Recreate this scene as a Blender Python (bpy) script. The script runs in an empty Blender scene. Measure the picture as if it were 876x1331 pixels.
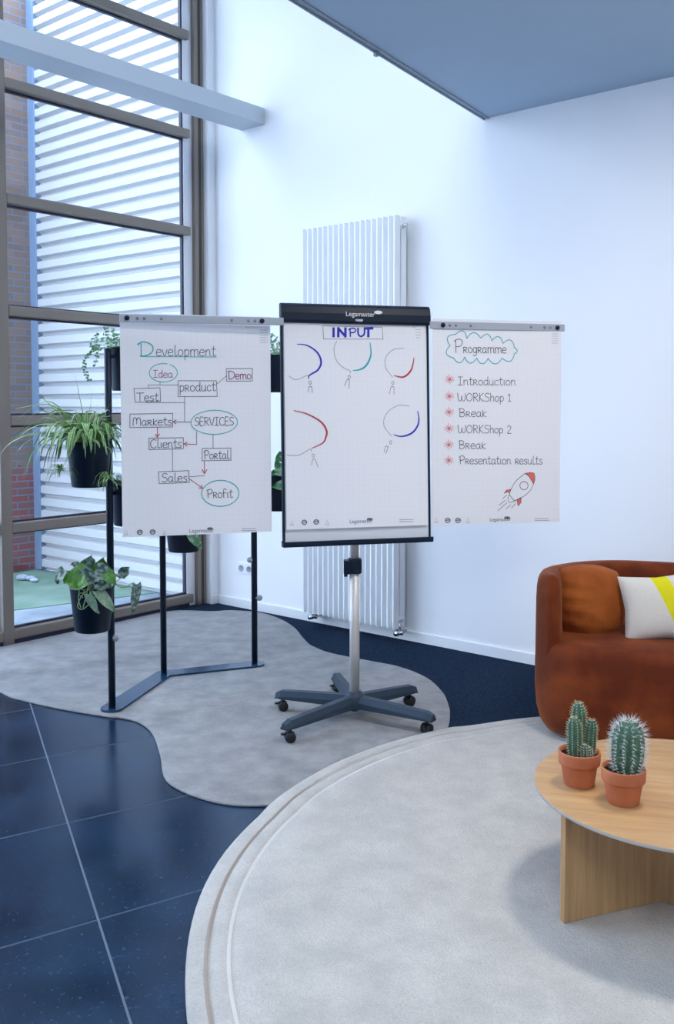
import bpy, math, random
from mathutils import Vector, Matrix
random.seed(7)
PI = math.pi
scene = bpy.context.scene
COL = scene.collection

# ------------------------------------------------------------------ camera
F, PX, PY, PITCH, CH = 1240.0, 438.0, 590.0, math.radians(3.0), 1.5
cam_d = bpy.data.cameras.new('camera')
cam = bpy.data.objects.new('camera', cam_d)
COL.objects.link(cam)
cam.location = (0, 0, CH)
cam.rotation_euler = (PI / 2 - PITCH, 0, 0)
cam_d.sensor_width = 36.0
cam_d.sensor_height = 36.0
cam_d.sensor_fit = 'AUTO'
cam_d.lens = F / 1331.0 * 36.0
cam_d.shift_x = 0.0
cam_d.shift_y = (PY - 665.5) / 1331.0
cam_d.clip_start = 0.05
scene.camera = cam

# ------------------------------------------------------------------ light
world = bpy.data.worlds.new('daylight')
scene.world = world
world.use_nodes = True
bg = world.node_tree.nodes['Background']
bg.inputs[0].default_value = (0.68, 0.80, 1.0, 1)
bg.inputs[1].default_value = 8.0

scene.view_settings.view_transform = 'Standard'
scene.view_settings.look = 'None'
scene.view_settings.exposure = -0.10
scene.view_settings.gamma = 1.0
scene.view_settings.use_curve_mapping = False
scene.cycles.use_denoising = True
scene.cycles.sample_clamp_indirect = 8.0
scene.cycles.max_bounces = 10
scene.cycles.transparent_max_bounces = 16


def area_light(name, loc, size, power, color, rot=(0, 0, 0), size_y=None):
    l = bpy.data.lights.new(name, 'AREA')
    l.energy = power
    l.color = color
    l.shape = 'RECTANGLE' if size_y else 'SQUARE'
    l.size = size
    if size_y:
        l.size_y = size_y
    o = bpy.data.objects.new(name, l)
    o.location = loc
    o.rotation_euler = rot
    COL.objects.link(o)
    return o


area_light('unseen_overhead_lamp', (1.25, 2.75, 3.10), 0.40, 46, (1.0, 0.95, 0.88))
area_light('unseen_overhead_lamp', (2.9, 3.6, 3.10), 0.9, 8, (1.0, 0.95, 0.88))
area_light('unseen_overhead_lamp', (-0.3, 3.4, 4.95), 1.6, 70, (0.84, 0.92, 1.0))  # unseen, added as general fill from above
area_light('unseen_overhead_lamp', (0.2, -0.6, 3.10), 1.6, 115, (0.80, 0.90, 1.0))  # unseen fill added behind the camera to brighten what faces it

# ------------------------------------------------------------------ helpers
CX, CY = -0.855, 7.095                       # floor corner behind the plant stand
ANG = math.radians(-40.1)
UX, UY = math.cos(ANG), math.sin(ANG)        # along the back wall, to the right
VX, VY = -UY, UX                             # along the window wall, away from the viewer
ROOM = Matrix.Translation((CX, CY, 0)) @ Matrix.Rotation(ANG, 4, 'Z')


def at(px, py, Y):
    """world point at depth Y that stands at image position (px, py)"""
    x = (px - PX) / F
    u = -(py - PY) / F
    d = Vector((x, math.cos(PITCH) + u * math.sin(PITCH), -math.sin(PITCH) + u * math.cos(PITCH)))
    return Vector((0, 0, CH)) + d * (Y / d.y)


class MB:
    def __init__(s):
        s.v = []; s.f = []; s.m = []; s.sm = []

    def add(s, verts, faces, mat=0, smooth=False, M=None):
        b = len(s.v)
        for p in verts:
            p = Vector(p)
            s.v.append(M @ p if M is not None else p)
        for f in faces:
            s.f.append([i + b for i in f]); s.m.append(mat); s.sm.append(smooth)

    def box(s, x0, x1, y0, y1, z0, z1, mat=0, M=None):
        v = [(x0, y0, z0), (x1, y0, z0), (x1, y1, z0), (x0, y1, z0), (x0, y0, z1), (x1, y0, z1), (x1, y1, z1), (x0, y1, z1)]
        s.add(v, [(3, 2, 1, 0), (4, 5, 6, 7), (0, 1, 5, 4), (1, 2, 6, 5), (2, 3, 7, 6), (3, 0, 4, 7)], mat, False, M)

    def prism(s, poly, z0, z1, mat=0, M=None, smooth=False):
        n = len(poly)
        v = [(p[0], p[1], z0) for p in poly] + [(p[0], p[1], z1) for p in poly]
        s.add(v, [list(range(n - 1, -1, -1)), list(range(n, 2 * n))], mat, False, M)
        s.add(v, [(i, (i + 1) % n, n + (i + 1) % n, n + i) for i in range(n)], mat, smooth, M)

    def loft(s, rings, mat=0, smooth=True, cap0=True, cap1=True, closed=True, M=None):
        n = len(rings[0]); v = [p for r in rings for p in r]; f = []
        for k in range(len(rings) - 1):
            for i in range(n if closed else n - 1):
                j = (i + 1) % n
                f.append((k * n + i, k * n + j, (k + 1) * n + j, (k + 1) * n + i))
        if cap0: f.append(list(range(n - 1, -1, -1)))
        if cap1: f.append([(len(rings) - 1) * n + i for i in range(n)])
        s.add(v, f, mat, smooth, M)

    def lathe(s, prof, seg=32, mat=0, smooth=True, M=None, cap0=True, cap1=True):
        rings = [[(r * math.cos(2 * PI * i / seg), r * math.sin(2 * PI * i / seg), z) for i in range(seg)] for r, z in prof]
        s.loft(rings, mat, smooth, cap0, cap1, True, M)

    def tube(s, path, rad, seg=8, mat=0, M=None, cap=True):
        path = [Vector(p) for p in path]
        rings = []; ref = None
        for i, p in enumerate(path):
            t = (path[min(i + 1, len(path) - 1)] - path[max(i - 1, 0)])
            if t.length < 1e-9: t = Vector((0, 0, 1))
            t.normalize()
            if ref is None:
                ref = Vector((1, 0, 0)) if abs(t.x) < .8 else Vector((0, 1, 0))
            a = (ref - t * ref.dot(t)).normalized(); b = t.cross(a); ref = a
            r = rad[i] if isinstance(rad, (list, tuple)) else rad
            rings.append([p + a * (r * math.cos(2 * PI * k / seg)) + b * (r * math.sin(2 * PI * k / seg)) for k in range(seg)])
        s.loft(rings, mat, True, cap, cap, True, M)

    def build(s, name, mats, parent=None, M=None, bevel=0, bseg=2, subsurf=0):
        me = bpy.data.meshes.new(name)
        me.from_pydata([tuple(p) for p in s.v], [], s.f)
        if not isinstance(mats, (list, tuple)): mats = [mats]
        for m in mats: me.materials.append(m)
        for i, p in enumerate(me.polygons):
            p.material_index = s.m[i]; p.use_smooth = s.sm[i]
        me.update()
        o = bpy.data.objects.new(name, me)
        COL.objects.link(o)
        if parent is not None: o.parent = parent
        if M is not None: o.matrix_local = (M if isinstance(M, Matrix) else Matrix.Translation(M))
        if bevel:
            b = o.modifiers.new('bevel', 'BEVEL'); b.width = bevel; b.segments = bseg
            b.limit_method = 'ANGLE'; b.angle_limit = math.radians(35)
        if subsurf:
            q = o.modifiers.new('subsurf', 'SUBSURF'); q.levels = subsurf; q.render_levels = subsurf
        return o


def tag(o, label=None, cat=None, group=None, kind=None):
    if label: o['label'] = label
    if cat: o['category'] = cat
    if group: o['group'] = group
    if kind: o['kind'] = kind
    return o


def thing(name, label, cat, M=None, group=None):
    o = bpy.data.objects.new(name, None)
    o.empty_display_size = 0.05
    COL.objects.link(o)
    if M is not None:
        o.matrix_world = M if isinstance(M, Matrix) else Matrix.Translation(M)
    return tag(o, label, cat, group)


def struct(o, kind='structure'):
    o['kind'] = kind
    return o


def smooth_path(pts, n=6):
    pts = [Vector(p) for p in pts]
    if len(pts) < 3: return pts
    out = []
    for i in range(len(pts) - 1):
        p0 = pts[max(i - 1, 0)]; p1 = pts[i]; p2 = pts[i + 1]; p3 = pts[min(i + 2, len(pts) - 1)]
        for k in range(n):
            t = k / n
            out.append(0.5 * ((2 * p1) + (p2 - p0) * t + (2 * p0 - 5 * p1 + 4 * p2 - p3) * t * t + (3 * p1 - p0 - 3 * p2 + p3) * t ** 3))
    out.append(pts[-1])
    return out


# ------------------------------------------------------------------ materials
def mat(name, col, rough=0.6, metal=0.0, spec=0.5, noise=None, bump=None, sheen=0.0, sheen_col=None, coat=0):
    """noise=(scale, colour2, lo, hi[, stretch]); bump=(scale, strength, distance)"""
    m = bpy.data.materials.new(name); m.use_nodes = True
    nt = m.node_tree; N = nt.nodes; L = nt.links
    b = N['Principled BSDF']
    b.inputs['Base Color'].default_value = (*col, 1)
    b.inputs['Roughness'].default_value = rough
    b.inputs['Metallic'].default_value = metal
    b.inputs['Specular IOR Level'].default_value = spec
    if sheen:
        b.inputs['Sheen Weight'].default_value = sheen
        b.inputs['Sheen Roughness'].default_value = 0.45
        b.inputs['Sheen Tint'].default_value = (*(sheen_col or col), 1)
    if coat: b.inputs['Coat Weight'].default_value = coat
    tc = N.new('ShaderNodeTexCoord')
    if noise:
        mp = N.new('ShaderNodeMapping')
        L.new(tc.outputs['Object'], mp.inputs[0])
        if len(noise) > 4: mp.inputs['Scale'].default_value = noise[4]
        t = N.new('ShaderNodeTexNoise'); t.inputs['Scale'].default_value = noise[0]; t.inputs['Detail'].default_value = 6
        L.new(mp.outputs[0], t.inputs['Vector'])
        r = N.new('ShaderNodeMapRange'); r.inputs[1].default_value = noise[2]; r.inputs[2].default_value = noise[3]
        L.new(t.outputs['Fac'], r.inputs[0])
        x = N.new('ShaderNodeMix'); x.data_type = 'RGBA'
        x.inputs[6].default_value = (*col, 1); x.inputs[7].default_value = (*noise[1], 1)
        L.new(r.outputs[0], x.inputs[0]); L.new(x.outputs[2], b.inputs['Base Color'])
    if bump:
        t = N.new('ShaderNodeTexNoise'); t.inputs['Scale'].default_value = bump[0]; t.inputs['Detail'].default_value = 4
        L.new(tc.outputs['Object'], t.inputs['Vector'])
        bp = N.new('ShaderNodeBump'); bp.inputs['Strength'].default_value = bump[1]; bp.inputs['Distance'].default_value = bump[2]
        L.new(t.outputs['Fac'], bp.inputs['Height']); L.new(bp.outputs[0], b.inputs['Normal'])
    return m


def mnode(nt, op, a, b=None, c=None):
    n = nt.nodes.new('ShaderNodeMath'); n.operation = op
    for i, x in enumerate((a, b, c)):
        if x is None: continue
        if isinstance(x, (int, float)): n.inputs[i].default_value = x
        else: nt.links.new(x, n.inputs[i])
    return n.outputs[0]


def mixc(nt, fac, a, b):
    n = nt.nodes.new('ShaderNodeMix'); n.data_type = 'RGBA'
    for i, x in ((0, fac), (6, a), (7, b)):
        if isinstance(x, (int, float)): n.inputs[i].default_value = x
        elif isinstance(x, tuple): n.inputs[i].default_value = (*x, 1)
        else: nt.links.new(x, n.inputs[i])
    return n.outputs[2]


M_wall = mat('white_plaster', (0.86, 0.87, 0.89), 0.85, spec=0.25, bump=(90, 0.05, 0.002))
M_ceil = mat('white_ceiling', (0.80, 0.82, 0.85), 0.9, spec=0.2)
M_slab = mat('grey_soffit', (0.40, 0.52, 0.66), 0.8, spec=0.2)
M_slabedge = mat('soffit_trim', (0.25, 0.30, 0.36), 0.4)
M_base = mat('white_baseboard', (0.84, 0.86, 0.88), 0.45)
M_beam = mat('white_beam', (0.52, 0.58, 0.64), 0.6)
M_frame = mat('bronze_window_frame', (0.23, 0.195, 0.165), 0.42, metal=0.25)
M_gasket = mat('dark_gasket', (0.02, 0.02, 0.045), 0.5)
M_carpet = mat('navy_carpet', (0.004, 0.015, 0.038), 0.95, spec=0.1, noise=(160, (0.03, 0.055, 0.10), 0.42, 0.7), bump=(300, 0.9, 0.01))
M_rad = mat('white_radiator', (0.86, 0.88, 0.90), 0.35)
M_chrome = mat('chrome', (0.75, 0.77, 0.80), 0.2, metal=1)
M_alu = mat('brushed_aluminium', (0.66, 0.63, 0.61), 0.45, metal=0.4)
M_black = mat('black_powder_coat', (0.003, 0.012, 0.030), 0.42, spec=0.22)
M_navy = mat('dark_navy_steel', (0.004, 0.012, 0.028), 0.36, spec=0.3)
M_plate = mat('dark_base_plate', (0.008, 0.045, 0.105), 0.22, spec=0.6)  # blue of the reflected window is put into the base colour
M_pot = mat('black_plastic_pot', (0.004, 0.010, 0.024), 0.42, spec=0.3)
M_slate = mat('slate_grey_plastic', (0.026, 0.045, 0.072), 0.5, spec=.35)
M_rubber = mat('black_rubber', (0.006, 0.008, 0.012), 0.5)
M_board = mat('whiteboard_enamel', (0.74, 0.77, 0.82), 0.3)
M_bar = mat('grey_steel_arm', (0.40, 0.43, 0.50), 0.4)
M_dot = mat('grey_hole', (0.22, 0.24, 0.30), 0.5)
M_soil = mat('dark_soil', (0.012, 0.010, 0.010), 0.95, noise=(90, (0.05, 0.04, 0.035), 0.5, 0.7), bump=(120, 0.8, 0.01))
M_terra = mat('terracotta', (0.47, 0.135, 0.055), 0.75, noise=(14, (0.56, 0.19, 0.08), 0.42, 0.7), bump=(120, 0.08, 0.002))
M_cactus = mat('cactus_green', (0.045, 0.115, 0.075), 0.55, noise=(40, (0.075, 0.17, 0.10), 0.4, 0.65))
M_spine_w = mat('white_spine', (0.72, 0.74, 0.72), 0.6)
M_spine_y = mat('straw_spine', (0.62, 0.50, 0.24), 0.6)
M_areole = mat('pale_areole', (0.66, 0.66, 0.60), 0.8)
M_sgreen = mat('spider_leaf_green', (0.06, 0.20, 0.025), 0.45, noise=(12, (0.14, 0.33, 0.05), 0.4, 0.6))
M_scream = mat('spider_leaf_margin', (0.36, 0.50, 0.24), 0.45)
M_ivy = mat('ivy_leaf', (0.05, 0.19, 0.09), 0.5, noise=(60, (0.24, 0.40, 0.24), 0.5, 0.62))
M_poth_b = mat('bright_heart_leaf', (0.085, 0.26, 0.03), 0.4, noise=(45, (0.18, 0.34, 0.12), 0.52, 0.66))
M_poth_g = mat('silver_heart_leaf', (0.055, 0.12, 0.085), 0.45, noise=(55, (0.30, 0.38, 0.36), 0.44, 0.6))
M_vine = mat('pale_vine', (0.25, 0.38, 0.16), 0.5)
M_velvet = mat('rust_velvet', (0.110, 0.019, 0.006), 0.75, spec=0.15, noise=(4.2, (0.215, 0.044, 0.010), 0.40, 0.62), bump=(9, 0.12, 0.05), sheen=0.22, sheen_col=(1.0, 0.42, 0.22))
M_cush = mat('rust_velvet_cushion', (0.22, 0.045, 0.010), 0.75, spec=0.15, noise=(3.0, (0.42, 0.115, 0.020), 0.40, 0.62), bump=(14, 0.22, 0.05), sheen=0.25, sheen_col=(1.0, 0.45, 0.22))
M_linen = mat('cream_weave', (0.70, 0.66, 0.60), 0.9, spec=0.1, noise=(200, (0.64, 0.60, 0.55), 0.4, 0.7), bump=(260, 0.4, 0.003))
M_socket = mat('white_socket', (0.82, 0.83, 0.85), 0.35)
M_sockd = mat('grey_socket_insert', (0.48, 0.51, 0.58), 0.5)
M_metalwall = mat('white_corrugated_steel', (0.52, 0.53, 0.54), 0.45, spec=0.3)
M_post = mat('light_blue_trim', (0.16, 0.24, 0.36), 0.5)
M_paving = mat('pale_paving', (0.20, 0.25, 0.30), 0.8, noise=(2.5, (0.34, 0.40, 0.44), 0.4, 0.65))
M_turf = mat('green_turf', (0.15, 0.26, 0.19), 0.9, noise=(3, (0.22, 0.32, 0.27), 0.4, 0.65))
# yellow stripe woven into the pillow cover
nt = M_linen.node_tree
_tc = nt.nodes.new('ShaderNodeTexCoord'); _sp = nt.nodes.new('ShaderNodeSeparateXYZ'); nt.links.new(_tc.outputs['Object'], _sp.inputs[0])
_d = mnode(nt, 'ADD', mnode(nt, 'SUBTRACT', _sp.outputs[0], -.020), mnode(nt, 'MULTIPLY', mnode(nt, 'SUBTRACT', _sp.outputs[2], .245), .43))
_k = mnode(nt, 'MULTIPLY', mnode(nt, 'GREATER_THAN', _d, 0.0), mnode(nt, 'LESS_THAN', _d, 0.075))
_bs = nt.nodes['Principled BSDF'].inputs['Base Color']
nt.links.new(mixc(nt, _k, _bs.links[0].from_socket, (0.72, 0.66, 0.02)), _bs)
# inks
INK = {
    'k': mat('black_ink', (0.030, 0.032, 0.055), 0.7),
    't': mat('teal_ink', (0.02, 0.42, 0.46), 0.7),
    'r': mat('red_ink', (0.50, 0.035, 0.06), 0.7),
    'p': mat('pink_ink', (0.78, 0.18, 0.22), 0.7),
    'b': mat('blue_ink', (0.018, 0.03, 0.45), 0.7),
    'm': mat('maroon_ink', (0.26, 0.035, 0.13), 0.7),
    'g': mat('grey_print', (0.26, 0.28, 0.34), 0.7),
    'd': mat('dark_print', (0.12, 0.13, 0.17), 0.7),
    'f': mat('faint_print', (0.44, 0.46, 0.53), 0.7),
    'o': mat('coral_ink', (0.80, 0.16, 0.14), 0.7),
}
INK_KEYS = list(INK)
INK_MATS = [INK[k] for k in INK_KEYS]


def paper_mat():
    m = bpy.data.materials.new('gridded_paper'); m.use_nodes = True
    nt = m.node_tree; b = nt.nodes['Principled BSDF']; b.inputs['Roughness'].default_value = 0.75
    b.inputs['Specular IOR Level'].default_value = 0.2
    tc = nt.nodes.new('ShaderNodeTexCoord'); sp = nt.nodes.new('ShaderNodeSeparateXYZ')
    nt.links.new(tc.outputs['Object'], sp.inputs[0])
    fs = []
    for k in (0, 2):
        a = mnode(nt, 'DIVIDE', sp.outputs[k], 0.025)
        fr = mnode(nt, 'FRACT', a)
        fs.append(mnode(nt, 'LESS_THAN', fr, 0.07))
    g = mnode(nt, 'MAXIMUM', fs[0], fs[1])
    c = mixc(nt, g, (0.86, 0.86, 0.90), (0.82, 0.83, 0.89))
    nt.links.new(c, b.inputs['Base Color'])
    return m


M_paper = paper_mat()


def tile_mat():
    m = bpy.data.materials.new('blue_stone_tiles'); m.use_nodes = True
    nt = m.node_tree; N = nt.nodes; L = nt.links; b = N['Principled BSDF']
    geo = N.new('ShaderNodeNewGeometry'); sp = N.new('ShaderNodeSeparateXYZ'); L.new(geo.outputs['Position'], sp.inputs[0])

    def lines(nx, ny, off, pitch, wid):
        d = mnode(nt, 'ADD', mnode(nt, 'MULTIPLY', sp.outputs[0], nx), mnode(nt, 'MULTIPLY', sp.outputs[1], ny))
        d = mnode(nt, 'DIVIDE', mnode(nt, 'SUBTRACT', d, off), pitch)
        fr = mnode(nt, 'ABSOLUTE', mnode(nt, 'SUBTRACT', mnode(nt, 'FRACT', mnode(nt, 'ADD', d, 0.5)), 0.5))
        return mnode(nt, 'LESS_THAN', fr, wid / 2 / pitch), mnode(nt, 'FLOOR', d)
    a, ia = lines(0.922, 0.387, 0.405, 0.70, 0.0066)
    c, ic = lines(0.527, -0.85, -3.352, 0.688, 0.0085)
    n1 = N.new('ShaderNodeTexNoise'); n1.inputs['Scale'].default_value = 3.5; n1.inputs['Detail'].default_value = 8
    L.new(geo.outputs['Position'], n1.inputs['Vector'])
    n2 = N.new('ShaderNodeTexNoise'); n2.inputs['Scale'].default_value = 55; n2.inputs['Detail'].default_value = 6
    L.new(geo.outputs['Position'], n2.inputs['Vector'])
    r1 = N.new('ShaderNodeMapRange'); r1.inputs[1].default_value = .35; r1.inputs[2].default_value = .7; L.new(n1.outputs['Fac'], r1.inputs[0])
    col = mixc(nt, r1.outputs[0], (0.0018, 0.009, 0.030), (0.006, 0.024, 0.065))
    r2 = N.new('ShaderNodeMapRange'); r2.inputs[1].default_value = .60; r2.inputs[2].default_value = .76; r2.inputs[4].default_value = .5; L.new(n2.outputs['Fac'], r2.inputs[0])
    col = mixc(nt, r2.outputs[0], col, (0.07, 0.11, 0.18))
    col = mixc(nt, c, col, (0.040, 0.055, 0.080))
    col = mixc(nt, a, col, (0.12, 0.145, 0.19))
    L.new(col, b.inputs['Base Color'])
    rr = N.new('ShaderNodeMapRange'); rr.inputs[3].default_value = .12; rr.inputs[4].default_value = .30; L.new(n1.outputs['Fac'], rr.inputs[0])
    g = mnode(nt, 'MAXIMUM', a, c)
    rg = N.new('ShaderNodeMix'); L.new(g, rg.inputs[0]); L.new(rr.outputs[0], rg.inputs[2]); rg.inputs[3].default_value = .8
    L.new(rg.outputs[0], b.inputs['Roughness'])
    b.inputs['Specular IOR Level'].default_value = 0.7
    b.inputs['Specular Tint'].default_value = (.35, .68, 1.0, 1)
    bp = N.new('ShaderNodeBump'); bp.inputs['Strength'].default_value = .08; bp.inputs['Distance'].default_value = .003
    L.new(n2.outputs['Fac'], bp.inputs['Height']); L.new(bp.outputs[0], b.inputs['Normal'])
    return m


def rug_mat(name, c1, c2, rings=None):
    m = bpy.data.materials.new(name); m.use_nodes = True
    nt = m.node_tree; N = nt.nodes; L = nt.links; b = N['Principled BSDF']
    b.inputs['Roughness'].default_value = .95; b.inputs['Specular IOR Level'].default_value = .1
    b.inputs['Sheen Weight'].default_value = .15
    tc = N.new('ShaderNodeTexCoord')
    n1 = N.new('ShaderNodeTexNoise'); n1.inputs['Scale'].default_value = 8; n1.inputs['Detail'].default_value = 10; n1.inputs['Roughness'].default_value = .65
    n2 = N.new('ShaderNodeTexNoise'); n2.inputs['Scale'].default_value = 180; n2.inputs['Detail'].default_value = 3
    for n in (n1, n2): L.new(tc.outputs['Object'], n.inputs['Vector'])
    r1 = N.new('ShaderNodeMapRange'); r1.inputs[1].default_value = .36; r1.inputs[2].default_value = .66; L.new(n1.outputs['Fac'], r1.inputs[0])
    col = mixc(nt, r1.outputs[0], c1, c2)
    r2 = N.new('ShaderNodeMapRange'); r2.inputs[1].default_value = .25; r2.inputs[2].default_value = .6; r2.inputs[3].default_value = .35; r2.inputs[4].default_value = 0
    L.new(n2.outputs['Fac'], r2.inputs[0])
    col = mixc(nt, r2.outputs[0], col, tuple(x * .55 for x in c1))
    if rings:
        sp = N.new('ShaderNodeSeparateXYZ'); L.new(tc.outputs['Object'], sp.inputs[0])
        rad = mnode(nt, 'SQRT', mnode(nt, 'ADD', mnode(nt, 'MULTIPLY', sp.outputs[0], sp.outputs[0]), mnode(nt, 'MULTIPLY', sp.outputs[1], sp.outputs[1])))
        for r, w, cc in rings:
            k = mnode(nt, 'LESS_THAN', mnode(nt, 'ABSOLUTE', mnode(nt, 'SUBTRACT', rad, r)), w)
            col = mixc(nt, mnode(nt, 'MULTIPLY', k, .75), col, cc)
    L.new(col, b.inputs['Base Color'])
    bp = N.new('ShaderNodeBump'); bp.inputs['Strength'].default_value = .6; bp.inputs['Distance'].default_value = .006
    L.new(mnode(nt, 'ADD', n2.outputs['Fac'], mnode(nt, 'MULTIPLY', n1.outputs['Fac'], 2.0)), bp.inputs['Height'])
    L.new(bp.outputs[0], b.inputs['Normal'])
    return m


def wood_mat(name, c1, c2, scale):
    m = bpy.data.materials.new(name); m.use_nodes = True
    nt = m.node_tree; N = nt.nodes; L = nt.links; b = N['Principled BSDF']
    b.inputs['Roughness'].default_value = .5
    tc = N.new('ShaderNodeTexCoord'); mp = N.new('ShaderNodeMapping'); mp.inputs['Scale'].default_value = scale
    L.new(tc.outputs['Object'], mp.inputs[0])
    n = N.new('ShaderNodeTexNoise'); n.inputs['Scale'].default_value = 1; n.inputs['Detail'].default_value = 8; n.inputs['Roughness'].default_value = .6
    L.new(mp.outputs[0], n.inputs['Vector'])
    r = N.new('ShaderNodeMapRange'); r.inputs[1].default_value = .34; r.inputs[2].default_value = .66; L.new(n.outputs['Fac'], r.inputs[0])
    L.new(mixc(nt, r.outputs[0], c1, c2), b.inputs['Base Color'])
    return m


def brick_mat():
    m = bpy.data.materials.new('brick_masonry'); m.use_nodes = True
    nt = m.node_tree; N = nt.nodes; L = nt.links; b = N['Principled BSDF']; b.inputs['Roughness'].default_value = .9
    tc = N.new('ShaderNodeTexCoord'); sp = N.new('ShaderNodeSeparateXYZ'); L.new(tc.outputs['Object'], sp.inputs[0])
    cb = N.new('ShaderNodeCombineXYZ'); L.new(sp.outputs[1], cb.inputs[0]); L.new(sp.outputs[2], cb.inputs[1])
    n = N.new('ShaderNodeTexNoise'); n.inputs['Scale'].default_value = 7; L.new(tc.outputs['Object'], n.inputs['Vector'])
    z = mnode(nt, 'ADD', sp.outputs[2], mnode(nt, 'MULTIPLY', mnode(nt, 'SUBTRACT', n.outputs['Fac'], .5), .25))
    f = mnode(nt, 'GREATER_THAN', z, 0.95)
    br = N.new('ShaderNodeTexBrick')
    br.inputs['Scale'].default_value = 1.0; br.inputs['Brick Width'].default_value = .22; br.inputs['Row Height'].default_value = .062
    br.inputs['Mortar Size'].default_value = .007; br.inputs['Mortar'].default_value = (.15, .18, .24, 1)
    L.new(cb.outputs[0], br.inputs['Vector'])
    L.new(mixc(nt, f, (.30, .050, .050), (.24, .150, .10)), br.inputs['Color1'])
    L.new(mixc(nt, f, (.21, .085, .07), (.17, .12, .10)), br.inputs['Color2'])
    L.new(br.outputs['Color'], b.inputs['Base Color'])
    return m


def glass_mat():
    m = bpy.data.materials.new('window_glass'); m.use_nodes = True
    nt = m.node_tree; N = nt.nodes; L = nt.links
    N.remove(N['Principled BSDF'])
    t = N.new('ShaderNodeBsdfTransparent'); t.inputs[0].default_value = (.94, .97, 1, 1)
    g = N.new('ShaderNodeBsdfGlossy'); g.inputs['Roughness'].default_value = .0; g.inputs[0].default_value = (1, 1, 1, 1)
    lw = N.new('ShaderNodeLayerWeight'); lw.inputs[0].default_value = .5
    fr = mnode(nt, 'ADD', mnode(nt, 'MULTIPLY', mnode(nt, 'POWER', lw.outputs['Facing'], 5.0), .9), .03)
    mx = N.new('ShaderNodeMixShader'); L.new(fr, mx.inputs[0]); L.new(t.outputs[0], mx.inputs[1]); L.new(g.outputs[0], mx.inputs[2])
    L.new(mx.outputs[0], N['Material Output'].inputs[0])
    return m


M_tile = tile_mat()
M_rug1 = rug_mat('grey_rug_pile', (0.25, 0.25, 0.258), (0.37, 0.365, 0.365))
M_rug2 = rug_mat('cream_rug_pile', (0.47, 0.45, 0.42), (0.58, 0.55, 0.51), [(1.788, .006, (.34, .27, .22)), (1.728, .005, (.75, .73, .70))])
M_oak_top = wood_mat('oak_veneer_top', (0.41, 0.215, 0.085), (0.53, 0.31, 0.135), (3, 34, 34))
M_oak_leg = wood_mat('oak_veneer_panel', (0.35, 0.195, 0.085), (0.49, 0.295, 0.135), (60, 60, 2.5))
M_edge = mat('pale_table_edge', (0.46, 0.44, 0.42), 0.6)
M_brick = brick_mat()
M_glass = glass_mat()

# ------------------------------------------------------------------ the room
U1, V1, HC = 8.0, -9.0, 5.0


def room_box(name, u0, u1, v0, v1, z0, z1, m, bevel=0, parent=None):
    b = MB(); b.box(u0, u1, v0, v1, z0, z1)
    o = b.build(name, m, parent, None if parent else ROOM, bevel)
    if not parent: struct(o)
    return o


def to_uv(x, y):
    dx, dy = x - CX, y - CY
    return dx * UX + dy * UY, dx * VX + dy * VY


def clip(poly, nx, ny, off, keep_greater):
    out = []
    s = 1 if keep_greater else -1
    d = lambda p: s * (p[0] * nx + p[1] * ny - off)
    for i in range(len(poly)):
        a, b = poly[i], poly[(i + 1) % len(poly)]
        da, db = d(a), d(b)
        if da >= 0: out.append(a)
        if da * db < 0:
            t = da / (da - db); out.append((a[0] + (b[0] - a[0]) * t, a[1] + (b[1] - a[1]) * t))
    return out


def uvw(u, v):
    return (CX + u * UX + v * VX, CY + u * UY + v * VY)


room_poly = [uvw(-0.16, 0), uvw(-0.16, V1), uvw(U1, V1), uvw(U1, 0)]
b = MB(); b.prism(clip(room_poly, .922, .387, 1.105, False), -0.08, 0.0)
struct(b.build('floor', M_tile))
b = MB(); b.prism(clip(room_poly, .922, .387, 1.105, True), -0.08, 0.002)
struct(b.build('floor_carpet', M_carpet))
room_box('wall_back', -0.30, U1, 0.0, 0.2, 0, HC + .1, M_wall)
room_box('wall_left', -0.30, -0.055, -0.070, 0.0, 0, HC + .1, M_wall)
room_box('wall_right', U1, U1 + .2, V1, 0.2, 0, HC + .1, M_wall)
room_box('wall_front', -0.30, U1 + .2, V1 - .2, V1, 0, HC + .1, M_wall)
room_box('ceiling', -0.30, U1, V1, 0.2, HC, HC + .1, M_ceil)
room_box('baseboard_back', -0.055, U1, -0.014, 0.0, 0.0, 0.066, M_base, .003)
room_box('baseboard_left', -0.055, -0.042, -0.070, -0.014, 0.0, 0.066, M_base, .003)
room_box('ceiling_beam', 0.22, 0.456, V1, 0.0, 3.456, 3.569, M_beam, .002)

# mezzanine slab above the flip chart: underside, edge trim and a small hook
ex, ey = -0.537, -0.843
A = Vector((0.899, 5.696)); B = A + Vector((ex, ey)) * 8.2
u_a, v_a = to_uv(*A); u_b, v_b = to_uv(*B)
b = MB(); b.prism([(u_a, 0.0), (u_b, v_b), (U1, v_b), (U1, 0.0)], 3.16, 3.44)
slab = struct(b.build('ceiling_mezzanine', M_slab, None, ROOM))
b = MB()
d2 = Vector((u_b - u_a, v_b)).normalized(); n2 = Vector((-d2.y, d2.x))
if n2.x > 0: n2 = -n2
p0 = Vector((u_a, 0.0)); p1 = Vector((u_b, v_b))
for o0, o1, zz0, zz1 in ((0.0, 0.008, 3.150, 3.46), (-0.030, -0.022, 3.154, 3.16)):
    q = [p0 + n2 * o0, p1 + n2 * o0, p1 + n2 * o1, p0 + n2 * o1]
    b.prism([(t.x, min(t.y, -0.001)) for t in q], zz0, zz1)
b.build('edge_trim', M_slabedge, slab)
b = MB()
c = p0 + d2 * 1.26
b.box(c.x - .010, c.x + .010, c.y - .012, c.y + .012, 3.135, 3.16)
b.build('cable_clip', M_slabedge, slab, bevel=.004)

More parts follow.
